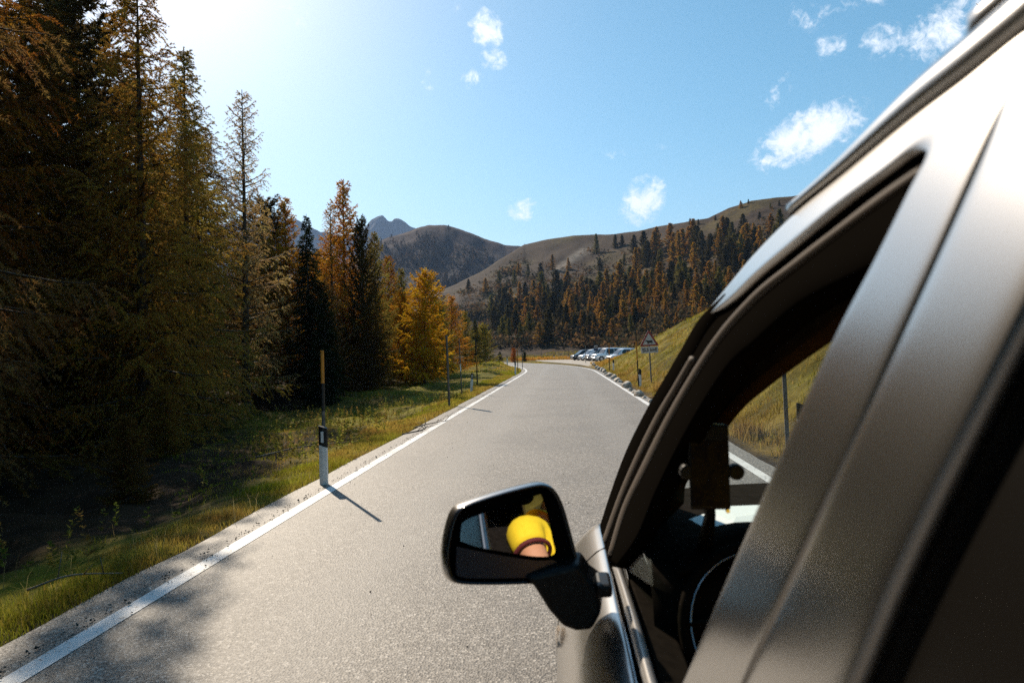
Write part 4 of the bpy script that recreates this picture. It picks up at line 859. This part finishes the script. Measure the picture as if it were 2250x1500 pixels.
PW = paint('white_car_paint', (.85, .85, .86)); PS = paint('pale_silver_car_paint', (.42, .43, .46)); PB_ = paint('dark_car_paint', (.018, .018, .022)); PT = paint('bronze_silver_car_paint', (.30, .28, .28))
def pcar(px, d, yaw, label, pt, top, L=4.4, **k):
    p = atd(px, 795, d); th = math.radians(yaw); xn, yn = p[0], d; cx_, cy_ = xn+math.cos(th)*L/2, yn+math.sin(th)*L/2
    return parked_car(label, (cx_, cy_, .01), th, pt, top, L=L, **k)
pcar(1256, 108, 20, 'black car at the far left end of the parked row', PB_, 1.62)
pcar(1274, 102.5, 22, 'small white car second from the left in the parked row', PW, 1.66, L=4.0)
pcar(1288, 97.5, 22, 'bronze silver people carrier in the middle of the parked row', PT, 1.80, L=4.7, hood=1.05, nose=.88, hoodlen=.8, wslen=.95)
pcar(1303, 92, 22, 'boxy white off-roader with dark windows and black trim', PW, 1.80, L=4.4, hood=1.08, nose=.95, hoodlen=1.2, wslen=.45, boxy=.8)
pcar(1326, 94, 22, 'silver car with only its roof showing behind the white cars', PS, 1.78, L=4.6)
pcar(1336, 85.5, 22, 'white crossover with a dark roof nearest the grass slope', PW, 1.66, L=4.5)

# ------------------------------------------------------------------ the silver car the photo is taken from
import bmesh
CXC = .87; ORG = np.array([CXC, .5, 0.])
car = empty('silver_car', tuple(ORG)); tag(car, 'silver car in the foreground with its door window open and black mirror', 'car')
def fixn(o):
    bm = bmesh.new(); bm.from_mesh(o.data); bmesh.ops.recalc_face_normals(bm, faces=bm.faces); bm.to_mesh(o.data); bm.free(); return o
def cpart(mb_, name, m, parent=None, **k):
    return fixn(mb_.build(name, m, parent or car, org=ORG, **k))
def mirror_x(P): P = np.array(P, float); P[..., 0] = 2*CXC-P[..., 0]; return P
def bandmesh(A, B, bulge, thick, N=44, pn=16, pw=2.6):
    A, B = crom(A, N), crom(B, N); rows = []
    for a, b_ in zip(A, B):
        us = (1-np.cos(np.linspace(0, math.pi, pn)))/2; wd_ = np.linalg.norm(b_-a); kk = min(1., wd_/.035)
        fr = [a+(b_-a)*u_+SN*bulge*kk*(1-abs(2*u_-1)**pw) for u_ in us]; bk = [b_-SN*thick, a-SN*thick]; rows.append(fr+bk)
    m_ = MB().grid(np.array(rows), closed=True); n = pn+2; m_.f += [tuple(range(n)), tuple(range((N-1)*n, N*n))]; m_.mi += [0, 0]; return m_
def band(name, Ap, Bp, m, off=0., bulge=.004, thick=.012, N=44, ext=None, parent=None, pw=2.6, offb=None):
    A = [side(*p, off) for p in Ap]; B = [side(p[0], p[1], p[2] if len(p) > 2 else off) for p in Bp]
    if ext is not None:                  # carry the band on towards the back of the car
        for L_ in (A, B):
            d = L_[-1]-L_[-2]; d = d/abs(d[1])
            for q in ext: L_.append(L_[-1]+np.array([0, -q, 0]))
    return cpart(bandmesh(A, B, bulge, thick, N, pw=pw), name, m, parent, smooth=True)
# upper door frames and the pillar between the doors
dframe = band('front_door_frame',
    [(1538, 702), (1600, 627), (1660, 556), (1745, 471), (1850, 385), (1990, 270), (2120, 173), (2256, 69), (2237, 150), (2151, 340), (2040, 590), (1934, 823), (1810, 1100), (1715, 1310), (1630, 1500), (1555, 1690)],
    [(1540, 705), (1599, 660, -.007), (1656, 602, -.011), (1742, 528, -.011), (1837, 448, -.008), (1935, 378, -.004), (1996, 337, -.001), (2026, 330), (2034, 346), (1994, 424), (1922, 570), (1824, 760), (1712, 1008), (1606, 1252), (1500, 1500), (1416, 1690)], M_PAINT, 0., .0008, .03, N=160, ext=[.05], pw=10)
band('rear_door_frame',
    [(2266, 70), (2216, 196), (2160, 344), (2049, 594), (1943, 827), (1819, 1104), (1724, 1314), (1639, 1503), (1564, 1693)],
    [(2900, -220), (2620, 60), (2420, 330), (2232, 700), (2118, 928), (2022, 1125), (1938, 1310), (1860, 1500), (1782, 1690)], M_PAINT, 0., .0012, .03, N=80, ext=[.05], pw=10)
band('pillar_gap', [(2250, 72), (2150, 340), (1933, 823), (1714, 1310), (1554, 1690)], [(2276, 72), (2176, 340), (1957, 823), (1740, 1310), (1580, 1690)], mat('shadow_gap_paint', (.09, .085, .08), .5, .6), .005, .0, .01, N=40)
band('pillar_seal', [(1310, 1182), (1340, 1087), (1375, 992), (1420, 901), (1460, 831), (1500, 763), (1538, 700), (1600, 640)], [(1330, 1190), (1358, 1100), (1394, 1010), (1440, 915), (1480, 848), (1522, 775), (1556, 718), (1606, 660)], M_RUB, .004, .008, .03, N=50)
band('grey_seal_strip', [(1322, 1192), (1358, 1092), (1392, 1012), (1436, 922), (1478, 852), (1520, 782)], [(1329, 1194), (1365, 1096), (1400, 1016), (1445, 926), (1486, 856), (1527, 786)], M_GREYSEAL, .002, .006, .01, N=40)
band('window_frame_seal', [(1314, 1200), (1345, 1092), (1382, 995), (1432, 900), (1502, 780), (1592, 662), (1740, 526), (1930, 378), (2030, 324)],
     [(1352, 1244), (1398, 1180), (1440, 1080), (1505, 950), (1590, 812), (1662, 743), (1755, 663), (1902, 586), (1985, 545)], M_RUB, .012, .006, .04, N=60, pw=5)
band('glass_channel', [(1337, 1216), (1366, 1118), (1406, 1030), (1470, 905), (1560, 758), (1648, 654), (1745, 572), (1837, 500), (1930, 428), (2022, 364)], [(1343, 1220), (1374, 1122), (1416, 1036), (1480, 911), (1570, 765), (1660, 662), (1757, 582), (1848, 510), (1942, 440), (2034, 374)], M_GREYSEAL, .004, .006, .01, N=60)
band('pillar_trim', [(1392, 1190), (1420, 1080), (1480, 950), (1560, 810), (1640, 725), (1740, 640), (1900, 560), (2010, 500)], [(1478, 1100), (1484, 1056), (1524, 1000), (1592, 902), (1650, 846), (1722, 788), (1860, 684), (1980, 590)], M_BROWN, .11, .006, .03, N=60, pw=4)
# roof with its raised edge and rail
GP = [side(*p) for p in [(1738, 467), (1850, 381), (2000, 259), (2120, 169), (2250, 66), (2420, -72)]]
for yy in (.2, -.3, -.9, -1.5, -2.0): GP.append(np.array([GP[-1][0]+.004, yy, GP[5][2]-.0-.03*max(0, -yy-.9)]))
GQ = crom(GP, 70); rows = []
for g_ in GQ:
    s_ = .45+.55*float(ss(.93, .55, g_[1])) if g_[1] > .55 else 1.; c = [(0, 0), (-.005, .008), (-.004, .020), (.004, .031), (.018, .039), (.05, .049), (.14, .062), (.3, .075)]
    L_ = [np.array([g_[0]+a, g_[1]+.06*a, g_[2]+b_*s_]) for a, b_ in c]; mid_ = np.array([CXC, g_[1]+.07, g_[2]+.095*s_]); rows.append(L_+[mid_]+[mirror_x(p) for p in L_[::-1]])
cpart(MB().grid(rows), 'roof', M_PAINT, smooth=True, solid=.004)
rows = [[g_+np.array([.03, 0, -.02]), np.array([CXC, g_[1]+.06, g_[2]+.03]), mirror_x(g_+np.array([.03, 0, -.02]))] for g_ in GQ]
cpart(MB().grid(rows), 'headliner', M_BROWN, smooth=True, solid=.006)
cpart(MB().tube([g_+np.array([.003, 0, -.001]) for g_ in GQ], .0045, 8), 'roof_gap_seal', M_RUB, smooth=True)
for s_ in (0, 1):
    rp = [g_+np.array([.030, 0, .052]) for g_ in GQ if g_[1] < .575]; rp[0] = rp[0]+np.array([0, .012, -.024])
    if s_: rp = [mirror_x(p) for p in rp]
    cpart(MB().tube(rp, [.008]+[.0155]*(len(rp)-2)+[.008], 12), 'roof_rail', M_PAINT, smooth=True)
# bright sill strip, window slot and inner edge
band('sill_strip', [(1309, 1165), (1311, 1215), (1319, 1299), (1336, 1425), (1347, 1500), (1377, 1690)], [(1319, 1163), (1325, 1215), (1342, 1290), (1368, 1395), (1391, 1500), (1449, 1690)], M_CHROME, -.002, .009, .03, N=70, ext=[.5, .6, .8])
band('window_slot', [(1322, 1200), (1342, 1290), (1368, 1393), (1392, 1500), (1450, 1690)], [(1352, 1240), (1366, 1300), (1388, 1380), (1422, 1500), (1484, 1690)], M_RUB, .012, .003, .02, N=50, ext=[.5, .6, .8])
band('inner_sill_edge', [(1346, 1246), (1364, 1305), (1383, 1380), (1416, 1500), (1478, 1690)], [(1357, 1246), (1375, 1302), (1397, 1377), (1431, 1500), (1497, 1690)], mat('pale_sill_edge', (.33, .31, .29), .3, .4), .012, .006, .012, N=50, ext=[.5, .6, .8])
MB_ = MB(); MB_.prism([side(*p, .03) for p in [(1372, 1197), (1428, 1230), (1431, 1287), (1362, 1242)]], (.004, 0, 0)); wg = cpart(MB_, 'window_glass', M_GLASS)
cpart(MB().prism([side(*p, .026) for p in [(1363, 1196), (1373, 1197), (1364, 1242), (1353, 1239)]], (.006, 0, 0)), 'glass_edge', M_EDGE, wg, bevel=.001)
# lower body
def plan(y): return .30*np.clip((y-2.45)/.95, 0, 2)**2.2 + .16*np.clip((-1.5-y)/.8, 0, 2)**2
def ztop(y): return .985-.33*max(0, y-2.45)
PR = [(.121, .985), (.095, .972), (.055, .935), (.015, .885), (-.018, .81), (-.034, .72), (-.036, .60), (-.026, .49), (.005, .40), (.05, .33)]
ys = np.concatenate([np.linspace(-2.25, 2.3, 60), np.linspace(2.33, 3.42, 24)])
def body_side(s_):
    G = []
    for y in ys:
        zt = ztop(y); row = []
        for X, Z in crom([(p[0], 0, p[1]) for p in PR], 26)[:, [0, 2]]:
            z = Z if Z < .58 else .58+(Z-.58)*(zt-.58)/.405; p = np.array([X+plan(y), y, z]); row.append(mirror_x(p) if s_ else p)
        G.append(row)
    m_ = MB().grid(G); V_ = np.array(m_.v); keep = []
    for f in m_.f:
        c = V_[list(f)].mean(0)
        if min((c[1]-2.72)**2, (c[1]+1.42)**2)+(c[2]-.33)**2 > .37**2: keep.append(f)
    m_.f = keep; m_.mi = [0]*len(keep); return m_
for s_ in (0, 1): cpart(body_side(s_), 'body_side', M_PAINT, smooth=True, solid=.004)
def hood():
    G = []
    for y in np.linspace(2.36, 3.42, 22):
        zt = ztop(y); x0 = .121+plan(y); row = []
        for q in np.linspace(-1, 1, 25): row.append((CXC+q*(CXC-x0), y+.22*(1-q*q)*(1 if y < 3 else 1-.2*(y-3)), zt+.035*(1-q**4)))
        G.append(row)
    y = 3.42; 
    for dz, dy in ((-.05, .03), (-.18, .06), (-.32, .06), (-.42, .0)):
        G.append([(p[0], p[1]+dy, p[2]+dz*(1 if True else 0)) for p in G[21]])
    return MB().grid(G)
cpart(hood(), 'hood', M_PAINT, smooth=True, solid=.004)
tw, tr_ = wheel_mb(.33, .21, 40)
for y in (2.72, -1.42):
    for x in (.10, 2*CXC-.10):
        wo = tw.build('wheel', M_TYRE, car, loc=(x-ORG[0], y-ORG[1], .33), smooth=True); wo.rotation_euler[2] = -math.pi/2 if x < CXC else math.pi/2; tr_.build('rim', M_RIM, wo)
        ar = MB().tube([(x-.02*0, y+.365*math.cos(a), .33+.365*math.sin(a)) for a in np.linspace(-.1, math.pi+.1, 24)], .055, 8); cpart(ar, 'wheel_arch', M_RUB, smooth=True)
cpart(MB().box((CXC, .4, .30), (1.45, 5.2, .06)), 'floor_pan', M_RUB)
cpart(MB().box((CXC, -2.27, .66), (1.50, .06, .66)), 'tailgate', M_PAINT, bevel=.02); cpart(MB().prism([(.25, -2.24, 1.0), (1.49, -2.24, 1.0), (1.40, -2.02, 1.74), (.34, -2.02, 1.74)], (0, .02, 0)), 'rear_window', M_DGLASS)
# windscreen, dark sheet for the shade in the rear opening, back pillar
WL = crom([side(*p, .05) for p in [(1312, 1172), (1375, 992), (1420, 902), (1500, 764), (1600, 624), (1737, 468)]], 24); rows = []
for i, p in enumerate(WL):
    k_ = i/23; rows.append([(CXC+q*(CXC-p[0]), p[1]+(.24*(1-k_)+.09*k_)*(1-q*q), p[2]+.03*k_*(1-q*q)) for q in np.linspace(-1, 1, 21)])
cpart(MB().grid(rows), 'windscreen', M_GLASS, smooth=True)
M_SHADE = mat('opening_shade_sheet', (.006, .005, .004), .35, spec=.08)  # near-black sheet put in for the unlit cabin behind the open window
def plane_pt(y, z, off=0.): return np.array([lat(z)+off, y, z])
cpart(MB().prism([plane_pt(.80, .97, .02), plane_pt(.66, 1.30, .02), plane_pt(.45, 1.69, .02), plane_pt(.20, 1.79, .02), plane_pt(-.95, 1.76, .02), plane_pt(-1.15, .98, .02)], (.006, 0, 0)), 'rear_opening_shade', M_SHADE)
for s_ in (0, 1):
    P_ = [plane_pt(-.92, .98), plane_pt(-.80, 1.78), plane_pt(-1.98, 1.78), plane_pt(-2.24, .98)]; P_ = [mirror_x(p) for p in P_] if s_ else P_
    cpart(MB().prism(P_, (.03 if not s_ else -.03, 0, 0)), 'back_pillar', M_PAINT, bevel=.008)
cpart(MB().prism([mirror_x(plane_pt(y, z)) for y, z in ((.40, .98), (.62, .98), (.40, 1.78), (.24, 1.78))], (-.04, 0, 0)), 'middle_pillar', M_PAINT, bevel=.006)
cpart(MB().tube([mirror_x(p+np.array([.02, 0, 0])) for p in [side(*q) for q in [(1312, 1172), (1420, 902), (1500, 764), (1600, 624), (1737, 468)]]], .035, 10), 'far_front_pillar', M_PAINT, smooth=True)
cpart(MB().prism([plane_pt(.36, 1.80, .035), plane_pt(.36, 1.74, .035), plane_pt(-.95, 1.72, .035), plane_pt(-.95, 1.79, .035)], (.03, 0, 0)), 'rear_door_top', M_PAINT, bevel=.006)
# inside
rows = []
for y, z in ((1.50, .60), (1.54, .95), (1.58, 1.06), (1.66, 1.095), (2.0, 1.10), (2.40, 1.085), (2.46, 1.06)): rows.append([(x, y+(.22*(1-((x-CXC)/.68)**2) if y > 2.2 else 0), z) for x in np.linspace(.19, 1.55, 15)])
cpart(MB().grid(rows), 'dashboard', M_INT, smooth=True, solid=.01)
rows = [[(x, y, 1.09+h_*(1-((x-.45)/.2)**2)) for x in np.linspace(.25, .65, 13)] for y, h_ in ((1.56, .055), (1.62, .085), (1.74, .07), (1.86, .0))]
cpart(MB().grid(rows), 'instrument_hood', M_INT, smooth=True, solid=.01)
cpart(MB().prism([(.165, 2.3, .99), (.165, .55, .99), (.235, .55, .97), (.235, 2.3, .97)], (0, 0, -.02)), 'door_ledge', M_INT, bevel=.006)
cpart(MB().prism([(.20, 2.3, .97), (.20, -1.8, .97), (.20, -1.8, .35), (.20, 2.3, .35)], (.02, 0, 0)), 'door_panel', M_INT)
cpart(MB().prism([mirror_x((.20, 2.3, .97)), mirror_x((.20, -1.8, .97)), mirror_x((.20, -1.8, .35)), mirror_x((.20, 2.3, .35))], (-.02, 0, 0)), 'door_panel', M_INT)
cpart(MB().tube([(.225, y, .86-.03*math.cos((y-1.2)*4)) for y in np.linspace(.9, 1.6, 12)], .018, 8), 'door_grip', M_INT, smooth=True)
def torus(c, r, rr, axis, n=40, m=10, a0=0., a1=2*math.pi):
    ax = norm(np.array(axis, float)); u_ = norm(np.cross(ax, [1, 0, 0])); v_ = np.cross(ax, u_); return MB().tube([np.array(c)+r*(u_*math.cos(a)+v_*math.sin(a)) for a in np.linspace(a0, a1, n)], rr, m)
SW = np.array([.42, 1.50, .995]); SA = np.array([0, -.88, .47])
sw = cpart(torus(SW, .172, .014, SA), 'steering_wheel', M_INT, smooth=True)
cpart(MB().tube([SW+SA*.0, SW-SA*.18], [.055, .03], 14).box(tuple(SW), (.34, .02, .035)).box((SW[0], SW[1]-.03, SW[2]-.075), (.035, .02, .16)), 'wheel_hub', M_INT, sw)
cpart(torus(SW+SA*.012, .160, .0018, SA), 'bright_ring', M_CHROME, sw, smooth=True)
def seat(x, y):
    q = cpart(MB().box((x, y+.30, .50), (.48, .52, .16)), 'seat_cushion', M_SEATF, bevel=.05, seg=4); b_ = MB().prism([(x-.24, y+.10, .52), (x+.24, y+.10, .52), (x+.20, y-.10, 1.22), (x-.20, y-.10, 1.22)], (0, -.12, .0)); cpart(b_, 'seat_backrest', M_SEATF, bevel=.04, seg=4)
    h_ = cpart(MB().box((x, y-.16, 1.40), (.25, .10, .19)), 'headrest', M_SEATF, bevel=.04, seg=4)
seat(.59, .60); seat(1.28, .60)
cpart(MB().box((CXC, -.95, .52), (1.2, .5, .18)), 'rear_seat_cushion', M_SEATF, bevel=.05, seg=3); cpart(MB().box((CXC, -1.28, .95), (1.2, .14, .72)), 'rear_seat_backrest', M_SEATF, bevel=.05, seg=3)
# door mirror
MP = atd(1112, 1160, 1.60); SH = np.array([.342, .81, 1.205])        # the driver's shoulder, which the glass shows
cdir = norm(np.array([0, 0, EYE])-MP); sdir = norm(SH-MP); MN = norm(cdir+sdir)
def onmir(x, y, off=0.):
    v = ray(x, y); o = np.array([0, 0, EYE]); k = (MP+MN*off-o)@MN/(v@MN); return o+v*k
OUT = crom([(982, 1250), (980, 1215), (989, 1165), (1003, 1126), (1028, 1108), (1100, 1084), (1170, 1066), (1200, 1064), (1222, 1076), (1240, 1110), (1256, 1165), (1270, 1222), (1272, 1262), (1240, 1281), (1160, 1284), (1080, 1286), (1012, 1284), (990, 1272), (982, 1250)], 61)[:-1]
face = np.array([onmir(x, y, .012) for x, y in OUT]); cen = face.mean(0)
def ring(s_, dep): return cen+(face-cen)*s_-MN*dep
rows = [ring(.90, .030), ring(.935, .012), ring(.965, .0), ring(.99, .004), ring(.99, .016), ring(.97, .02)]
capr = [ring(.985, .012), ring(1.0, .014), ring(1.022, .03), ring(1.035, .055), ring(1.0, .09), ring(.82, .125), ring(.5, .15), ring(.02, .155)]
mir = cpart(MB().grid(rows, closed=True), 'mirror_housing', M_GLOSSB, smooth=True)
cpart(MB().grid(capr, closed=True), 'mirror_cap', M_PAINT, mir, smooth=True)
cpart(MB().add(list(ring(.93, .026)), [tuple(range(60))]), 'mirror_backing', M_RUB, mir)
GL = crom([(1012, 1188), (1013, 1165), (1024, 1142), (1100, 1114), (1178, 1088), (1190, 1090), (1203, 1130), (1214, 1185), (1218, 1216), (1180, 1222), (1110, 1212), (1050, 1201), (1012, 1188)], 49)[:-1]
glo = cpart(MB().prism([onmir(x, y, -.002) for x, y in GL], tuple(-MN*.004)), 'mirror_glass', M_MIRROR, mir)
LO = crom([(1004, 1200), (1050, 1210), (1110, 1221), (1180, 1231), (1222, 1232), (1226, 1262), (1160, 1268), (1080, 1270), (1012, 1267), (1002, 1245), (1004, 1200)], 41)[:-1]
cpart(MB().prism([onmir(x, y, -.001) for x, y in LO], tuple(-MN*.006)), 'lower_mirror_panel', mat('indigo_plastic', (.022, .019, .026), .3), mir)
st = [(1150, 1268), (1172, 1290), (1205, 1342), (1236, 1378), (1265, 1388), (1300, 1386), (1322, 1345), (1318, 1292), (1290, 1272), (1268, 1240)]
cpart(MB().prism([atd(x, y, 1.585) for x, y in st], (0.01, .09, .01)), 'mirror_arm', M_BLACK, mir, bevel=.012, seg=3)
cpart(MB().box(tuple(atd(1326, 1283, 1.60)), (.035, .10, .03)), 'arm_foot', M_BLACK, mir, bevel=.008)
# side indicator, wiper, door handles, door gap
ip = np.array([-.024, 1.93, .80]); m_ = MB()
m_.grid([[ip+np.array([-.010*math.sin(a)*1.0, .055*math.cos(a), .0])+np.array([-.0*a, 0, .022*math.sin(a)*math.cos(q)]) + np.array([-.006*math.sin(a)*abs(math.sin(q)), 0, 0]) for q in np.linspace(0, 2*math.pi, 14, endpoint=False)] for a in np.linspace(.02, math.pi-.02, 12)], closed=True)
cpart(m_, 'side_indicator', mat('clear_lens', (.80, .74, .68), .12, .0, .6), smooth=True)
w0 = WL[0]; cpart(MB().tube([w0+np.array([.0, .02, .015]), w0+np.array([.14, .12, .035]), w0+np.array([.42, .22, .06]), w0+np.array([.66, .26, .065])], [.010, .008, .006, .005], 8), 'wiper', M_BLACK, smooth=True)
cpart(MB().tube([side(1299, 1182), side(1297, 1200), side(1299, 1222)], [.002, .004, .003], 8), 'trim_cap', M_CHROME, smooth=True)
for y in (.62, -.75): cpart(MB().tube([(-.035, y, .80), (-.065, y+.03, .815), (-.068, y+.16, .815), (-.038, y+.19, .80)], [.012, .014, .014, .012], 8), 'door_handle', M_PAINT, smooth=True)
for y in (2.14, .86): cpart(MB().tube([(p[0]-.002, y+(.985-p[1])*.02, p[1]) for p in PR], .004, 6), 'door_gap', M_RUB, smooth=True)

# phone in its mount, paper on the dashboard
pm = empty('phone_mount', tuple(atd(1560, 1120, 1.43))); tag(pm, 'black phone mount with two round side grips on the dashboard', 'phone mount'); o0 = np.array(pm.location)
pc = atd(1558, 1025, 1.40); ptop = pc
m_ = MB(); m_.tube([pc+np.array([0, .03, -.03]), pc+np.array([.02, .10, -.12]), np.array([pc[0]+.03, 1.62, 1.13])], [.012, .012, .02], 10); m_.build('arm', M_BLACK, pm, org=o0, smooth=True)
m_ = MB().box(tuple(pc+np.array([0, .017, -.01])), (.06, .016, .09)); m_.build('cradle', M_BLACK, pm, org=o0, bevel=.005)
for px_ in (1511, 1617):
    c = atd(px_, 1036, 1.405); MB().tube([c+np.array([0, -.008, 0]), c+np.array([0, .014, 0])], .016, 16).build('grip', M_BLACK, pm, org=o0, bevel=.003)
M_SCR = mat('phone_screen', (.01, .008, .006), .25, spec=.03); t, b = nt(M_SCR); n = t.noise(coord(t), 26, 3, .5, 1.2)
scol = t.ramp(n, [(.40, (.012, .008, .006)), (.52, (.026, .016, .005)), (.6, (.012, .008, .005)), (.75, (.012, .008, .008))]); t.l.new(scol, b.inputs['Base Color']); t.l.new(scol, b.inputs['Emission Color']); b.inputs['Emission Strength'].default_value = .03  # amber swirl painted and faintly glowing, standing in for the yellow shirt's reflection
ph = empty('phone', tuple(pc), -.05); tag(ph, 'upright phone held in the mount, dim amber reflection painted on its screen', 'phone')
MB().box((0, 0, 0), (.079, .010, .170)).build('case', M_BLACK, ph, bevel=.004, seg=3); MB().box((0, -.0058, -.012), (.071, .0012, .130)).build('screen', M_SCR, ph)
MB().box((0, 0, .0853), (.06, .006, .0012)).build('bright_edge', M_EDGE, ph); MB().tube([(.034, -.004, -.088), (.034, .004, -.088)], .004, 10).build('ring_charm', M_CHROME, ph)
pp = [ong(x, y, 1.104) for x, y in [(1514, 1141), (1590, 1115), (1700, 1108), (1700, 1128), (1646, 1153), (1600, 1178), (1560, 1165)]]
m_ = MB(); n = len(pp); ctr = np.mean(pp, 0)+np.array([0, 0, .006]); m_.add([p+np.array([0, 0, .004*(i % 2)]) for i, p in enumerate(pp)]+[ctr], [(i, (i+1) % n, n) for i in range(n)])
tag(fixn(m_.build('paper', M_PAPER, None, org=ctr, loc=tuple(ctr), solid=.0015)), 'folded white paper lying on the dark dashboard', 'paper')

# ------------------------------------------------------------------ the driver
def skin(name, J, E_, m, parent, org, sub=2, root=0, loc=(0, 0, 0)):
    me = bpy.data.meshes.new(name); me.from_pydata([tuple(np.array(j[:3])-org) for j in J], E_, []); me.materials.append(m); o = link(name, me, parent, loc)
    mo = o.modifiers.new('skin', 'SKIN'); mo.use_smooth_shade = True
    for i, j in enumerate(J):
        v = me.skin_vertices[0].data[i]; rx, ry = (j[3], j[4]) if len(j) > 4 else (j[3], j[3]); v.radius = (rx, ry); v.use_root = (i == root)
    s_ = o.modifiers.new('smooth', 'SUBSURF'); s_.levels = sub; s_.render_levels = sub; return o
PO = np.array([.59, .78, .55]); J = [(.59, .74, .64, .15, .12), (.59, .73, .84, .135, .10), (.59, .74, 1.05, .16, .105), (.59, .78, 1.22, .10, .08), (.59, .81, 1.30, .055), (.59, .83, 1.37, .06), (.59, .85, 1.45, .075, .085), (.59, .86, 1.52, .07, .08), (.59, .855, 1.57, .04)]
E_ = [(0, 1), (1, 2), (2, 3), (3, 4), (4, 5), (5, 6), (6, 7), (7, 8)]
def limb(par, pts):
    for p in pts: J.append(p); E_.append((par, len(J)-1)); par = len(J)-1
    return par
HND = {}
for s_, sh, el, wr in ((-1, (.415, .81, 1.195), (.365, 1.02, .97), (.355, 1.34, .945)), (1, (.765, .81, 1.195), (.83, 1.06, .97), (.60, 1.36, .96))):
    mid_ = [(a+b_)/2 for a, b_ in zip(sh, el)]; fm = [(a+b_)/2 for a, b_ in zip(el, wr)]
    wv = limb(2, [(*sh, .066), (*mid_, .052), (*el, .043), (*fm, .041), (*wr, .028)]); d = norm(np.array(wr)-np.array(el)); palm = np.array(wr)+d*.055
    pv_ = limb(wv, [(*palm, .036, .018)]); side_ = norm(np.cross(d, [0, 0, 1.]))*(-s_)
    for q, (o_, ln) in enumerate(((-.028, .062), (-.010, .075), (.010, .070), (.027, .055))):
        b_ = palm+d*.035+side_*o_; limb(pv_, [(*b_, .0095), (*(b_+d*ln*.5+np.array([0, 0, -.008])), .0085), (*(b_+d*ln*.75+np.array([0, 0, -.035])), .0078), (*(b_+d*ln*.62+np.array([0, 0, -.058])), .0065)])
    tb = palm-side_*.036-d*.012; limb(pv_, [(*tb, .0115), (*(tb-side_*.022+d*.028), .0100), (*(tb-side_*.020+d*.055+np.array([0, 0, -.012])), .008)])
for s_ in (-1, 1): limb(0, [(.59+s_*.09, .80, .60, .095), (.59+s_*.12, 1.0, .63, .082), (.59+s_*.13, 1.22, .62, .064), (.59+s_*.12, 1.36, .46, .055), (.59+s_*.11, 1.48, .42, .04), (.59+s_*.11, 1.58, .42, .035)])
drv = empty('person', tuple(PO)); tag(drv, 'driver in a yellow top with maroon hem, seen only in the door mirror', 'person')
bod = skin('body', J, E_, M_SKIN, drv, PO)
TJ = [(.59, .74, .66, .160, .13), (.59, .73, .84, .150, .115), (.59, .74, 1.05, .172, .118), (.59, .78, 1.215, .112, .090), (.59, .80, 1.26, .072)]; TE = [(0, 1), (1, 2), (2, 3), (3, 4)]
for sh, el in (((.415, .81, 1.195), (.365, 1.02, .97)), ((.765, .81, 1.195), (.83, 1.06, .97))):
    a, b_ = np.array(sh), np.array(el); TJ += [(*a, .079), (*(a*.8+b_*.2), .074), (*(a*.64+b_*.36), .071)]; k_ = len(TJ); TE += [(2, k_-3), (k_-3, k_-2), (k_-2, k_-1)]
    hem = a*.62+b_*.38; cpart(torus(hem, .066, .008, norm(b_-a), 28, 8), 'sleeve_hem', M_MAROON, smooth=True).parent = drv
    drv.children[-1].location = (0, 0, 0)
top_ = skin('yellow_top', TJ, TE, M_YELLOW, drv, PO)
for o in list(drv.children):
    if o.name.startswith('sleeve_hem'): o.data.transform(Matrix.Translation(Vector(tuple(ORG-PO)))); o.parent = top_
LJ = [(.59, .745, .64, .165, .135)]; LE = []
for s_ in (-1, 1):
    p_ = 0
    for q in [(.59+s_*.09, .80, .60, .105), (.59+s_*.12, 1.0, .63, .092), (.59+s_*.13, 1.22, .62, .074), (.59+s_*.12, 1.36, .46, .064), (.59+s_*.11, 1.46, .44, .055)]: LJ.append(q); LE.append((p_, len(LJ)-1)); p_ = len(LJ)-1
skin('trousers', LJ, LE, M_JEANS, drv, PO)
skin('hair', [(.59, .79, 1.44, .075, .06), (.59, .81, 1.53, .085, .075), (.59, .86, 1.585, .078, .06), (.59, .92, 1.575, .05, .03)], [(0, 1), (1, 2), (2, 3)], M_HAIR, drv, PO)
fm_ = MB(); fm_.tube([(.59, .925, 1.475), (.59, .945, 1.45), (.59, .948, 1.437), (.59, .925, 1.43)], [.008, .013, .014, .008], 8); fm_.build('nose', M_SKIN, drv, org=PO, smooth=True)
for s_ in (-1, 1):
    MB().tube([(.59+s_*.03, .905, 1.478), (.59+s_*.03, .924, 1.478), (.59+s_*.03, .929, 1.478)], [.012, .010, .004], 10).build('eye', M_WHITE, drv, org=PO, smooth=True)
    MB().tube([(.59+s_*.078, .84, 1.475), (.59+s_*.090, .835, 1.465), (.59+s_*.082, .842, 1.43)], [.010, .014, .008], 8).build('ear', M_SKIN, drv, org=PO, smooth=True)
MB().tube([(.567, .926, 1.402), (.59, .937, 1.401), (.613, .926, 1.402)], [.004, .007, .004], 8).build('mouth', M_MAROON, drv, org=PO, smooth=True)
